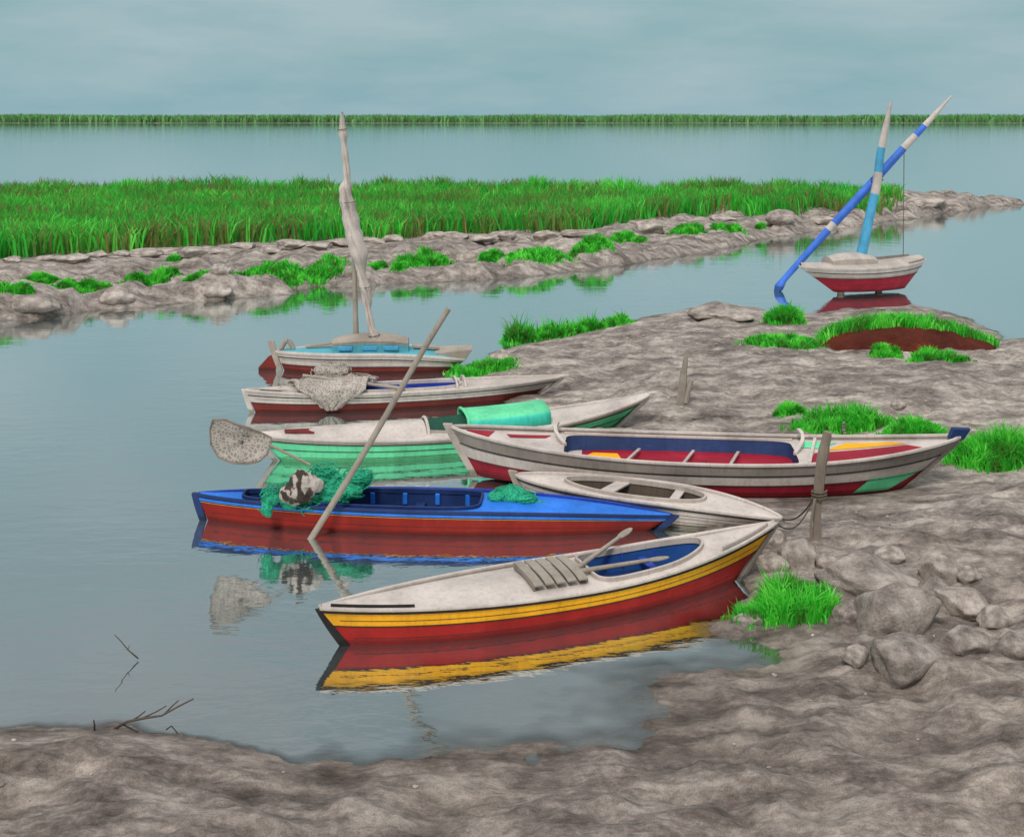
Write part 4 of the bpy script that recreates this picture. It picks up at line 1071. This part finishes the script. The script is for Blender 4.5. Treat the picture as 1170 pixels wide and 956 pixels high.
# grey net draped over the near side of the white boat
w = wb; rows = []
for i in range(40):
    u = i/39; row = []
    for j in range(34):
        s_ = j/33
        if u < .55:
            v = .75-1.78*(u/.55); t = .255+(s_-.5)*(.26-.10*u); p = w.S(t, max(v, -1.03), .09+.12*math.sin(math.pi*u/.55)+.03*(mnoise.noise(Vector((s_*6, u*7, 1)))))
        else:
            k = (u-.55)/.45; t = .262+(s_-.5)*(.145-.075*k); wv = min(.98, k*(1.05-.25*abs(s_-.5)*2)); p = w.side(t, wv*.86, -1, .035)
        f = .022*math.sin(s_*26+4*mnoise.noise(Vector((s_*2, u*2, 0))))+.03*mnoise.noise(Vector((s_*9, u*8, 4)))
        p.y -= f if u > .5 else 0; p.z += f*.8 if u <= .5 else 0
        row.append(p)
    rows.append(row)
mb = MB(); mb.grid(rows); c, sn = w.d.x, w.d.y; rl = w.root.location
anchor = w.S(.255, 0, .1)
mb.v = [((x-anchor.x), (y-anchor.y), z-anchor.z) for x, y, z in mb.v]
o = mb.build('fishing_net', M['net'], smooth=True); sol = o.modifiers.new('thick', 'SOLIDIFY'); sol.thickness = .02
o.location = bw(w, .255, 0, .1); o.rotation_euler = (0, 0, math.atan2(sn, c)); tag(o, 'pale grey net draped over the near side of the narrow white boat', 'net', 'nets in the boats')
Y2 = wb.mid.y
lob = [(Wd(378, 424, Y2+.25), (.42, .3, .2)), (Wd(400, 434, Y2+.1), (.6, .3, .12)), (Wd(368, 436, Y2), (.5, .28, .12))]
o, bs = pile('fishing_net', lob, M['net'], 21, crease=.25); tag(o, 'rounded heap of grey net lying inside the narrow white boat', 'net', 'nets in the boats'); strands(lob, bs, 40, .008, M['net'], o, 3)
p0 = at(346, 429, Y2-.25); p1 = at(462, 444, Y2-.36)
mb = MB(); mb.tube([(p1-p0)*(i/6) for i in range(7)], .035, 8); o = mb.build('wooden_pole', M['wood'], smooth=True); o.location = p0; tag(o, 'pale pole lying along the narrow white boat over its grey net', 'pole')

# scoop net on a handle
Ys = Yb+.15
rt = empty('scoop_net', at(352, 530, Ys)); tag(rt, 'grey scoop net with wooden handle held out over the water', 'net')
def q_(px, py, dy=0): return at(px, py, Ys+dy)-rt.location
hd = MB(); hd.tube([q_(354, 531), q_(332, 520), q_(308, 508)], .022, 8); hd.build('handle', M['wood'], rt, smooth=True)
out = [(309, 508), (310, 500), (298, 494), (285, 489), (272, 485), (258, 479), (243, 479), (240, 490), (241, 508), (250, 523), (266, 529), (282, 530), (296, 527), (305, 519)]
ring = [q_(x, y, .10*math.sin(i*.9)) for i, (x, y) in enumerate(out)]
mb = MB(); mb.tube(ring+[ring[0]], .014, 6); mb.build('hoop', M['dwood'], rt, smooth=True)
cen = sum(ring, Vector())/len(ring); rows = []
nn = 8; R2 = []
for i in range(len(ring)):
    a, b2 = ring[i], ring[(i+1) % len(ring)]
    for k in range(4): R2.append(a.lerp(b2, k/4))
for i in range(nn+1):
    u = i/nn
    rows.append([cen.lerp(p, 1-u*.98)+Vector((.03*mnoise.noise(Vector((j*.5, i, 2))), .05*math.sin(u*math.pi/2)+.035*mnoise.noise(Vector((rows_c[i*56+j] if False else j*.15, i*.5, 7))), -.03*u)) for j, p in enumerate(R2)])
mb = MB(); mb.grid(rows, closed=True); o = mb.build('net_bag', M['net'], rt, smooth=True); o.modifiers.new('thick', 'SOLIDIFY').thickness = .012

# long leaning pole
base = W(355, 615); Yp = base.y; top_ = at(514, 353, Yp); bot = base+(base-top_).normalized()*.6
mb = MB(); pts = []; rd = []
for i in range(15):
    u = i/14; p = bot.lerp(top_, u)-base; p += Vector((.02*math.sin(u*5), 0, .012*math.sin(u*9))); pts.append(p); rd.append(.048-.006*u)
mb.tube(pts, rd, 10); o = mb.build('wooden_pole', M['wood'], smooth=True); o.location = base; tag(o, 'long pale pole standing in the water and leaning right across the boats', 'pole')

# posts
def post(pts, name, label, mat='dwood', group=None, seed=1):
    """pts (px, py, width px) from the foot up"""
    g = ground(pts[0][0], pts[0][1]); Yp = g.y; P = []; rr = []; rd = random.Random(seed)
    n = 12; q = [at(x, y, Yp) for x, y, w in pts]; foot = q[0]
    for i in range(n+1):
        u = i/n*(len(pts)-1); k = min(int(u), len(pts)-2); f = u-k
        P.append(q[k].lerp(q[k+1], f)-foot+Vector((rd.uniform(-.008, .008), rd.uniform(-.01, .01), 0))); rr.append((pts[k][2]*(1-f)+pts[k+1][2]*f)/2*Yp/F*rd.uniform(.9, 1.1))
    P = [P[0]-(P[1]-P[0]).normalized()*.35]+P; rr = [rr[0]]+rr
    mb = MB(); mb.tube(P, rr, 9, lobes=.1, twist=.05); o = mb.build(name, M[mat], None, smooth=True); o.location = foot
    tag(o, label, 'post', group); return o, foot, Yp
o, ft, YP = post([(933, 614, 10), (935, 560, 11), (940, 520, 12), (945, 493, 9)], 'mooring_post', 'weathered grey post leaning in front of the long grey boat', seed=3)
cpt = at(936, 566, YP)-ft
mb = MB(); mb.tube([cpt+Vector((.10*math.cos(a*.75), .10*math.sin(a*.75), .005*a-.05)) for a in range(26)], .012, 5); mb.build('rope_binding', M['rope'], o)
bd = MB(); bd.tube([cpt+Vector((-.08, -.08, -.02)), cpt+Vector((-.14, -.10, -.35)), cpt+Vector((-.13, -.09, -.62))], [.02, .018, .02], 6); bd.build('brace_stick', M['dwood'], o, smooth=True)
p0 = at(931, 568, YP); e5 = bw(sb, 1.0, 0, .0)
mb = MB(); mb.tube([(e5-p0)*(i/12)-Vector((0, 0, .12*math.sin(math.pi*i/12))) for i in range(13)], .011, 5); o2 = mb.build('mooring_rope', M['rope'], smooth=True); o2.location = p0; tag(o2, 'thin rope from the leaning post to the small white boat', 'rope', 'mooring ropes')
p1 = bw(yb, 1.0, 0, .0)
mb = MB(); mb.tube([(p1-p0)*(i/12)-Vector((0, 0, .22*math.sin(math.pi*i/12))) for i in range(13)], .010, 5); o2 = mb.build('mooring_rope', M['rope'], smooth=True); o2.location = p0; tag(o2, 'thin sagging rope from the leaning post to the yellow striped boat', 'rope', 'mooring ropes')
o, ft, YP = post([(777, 460, 9), (780, 435, 9), (784, 405, 4)], 'driftwood_stake', 'pale forked driftwood stake standing on bare mud behind the green boat', 'wood', seed=6)
mb = MB(); mb.tube([at(783, 460, YP)-ft, at(786, 446, YP)-ft, at(790, 434, YP)-ft], [.07, .06, .05], 8); mb.build('side_stub', M['wood'], o, smooth=True)
o, ft, YP = post([(965, 498, 4), (964, 490, 4), (964, 482, 3)], 'small_stake', 'tiny stake standing in the large grass clump behind the leaning post', 'wood', seed=8)
# twigs
def twig(name, label, pts, rad, Y, kids=()):
    base = at(*pts[0], Y); mb = MB(); mb.tube([at(x, y, Y-.02*i)-base for i, (x, y) in enumerate(pts)], [rad*(1-.6*i/len(pts)) for i in range(len(pts))], 6)
    for k in kids: mb.tube([at(x, y, Y-.02*i)-base for i, (x, y) in enumerate(k)], [rad*.6*(1-.5*i/len(k)) for i in range(len(k))], 5)
    o = mb.build(name, M['inner'], smooth=True); o.location = base; tag(o, label, 'twig')
g = ground(132, 832)
twig('fallen_branch', 'bare forked branch lying on the near bank at lower left', [(130, 833), (145, 824), (165, 820), (185, 817), (205, 806), (221, 798)], .014, g.y, [[(160, 821), (178, 813), (190, 806)], [(188, 815), (198, 805), (204, 800)], [(140, 827), (150, 832), (158, 836)], [(150, 823), (160, 817), (166, 812)]])
g = ground(108, 834)
twig('dry_twig', 'short upright twig at the edge of the lower left bank', [(108, 834), (108, 828), (107, 822)], .01, g.y)
g = ground(196, 836)
twig('dry_twig', 'small curved twig on the lower left bank beside the branch', [(190, 833), (196, 829), (202, 836), (206, 842)], .008, g.y)
twig('drowned_twig', 'thin dark twig poking out of the open water at lower left', [(158, 752), (146, 742), (138, 732), (131, 725)], .008, W(158, 754).y, [[(146, 742), (148, 737)]])
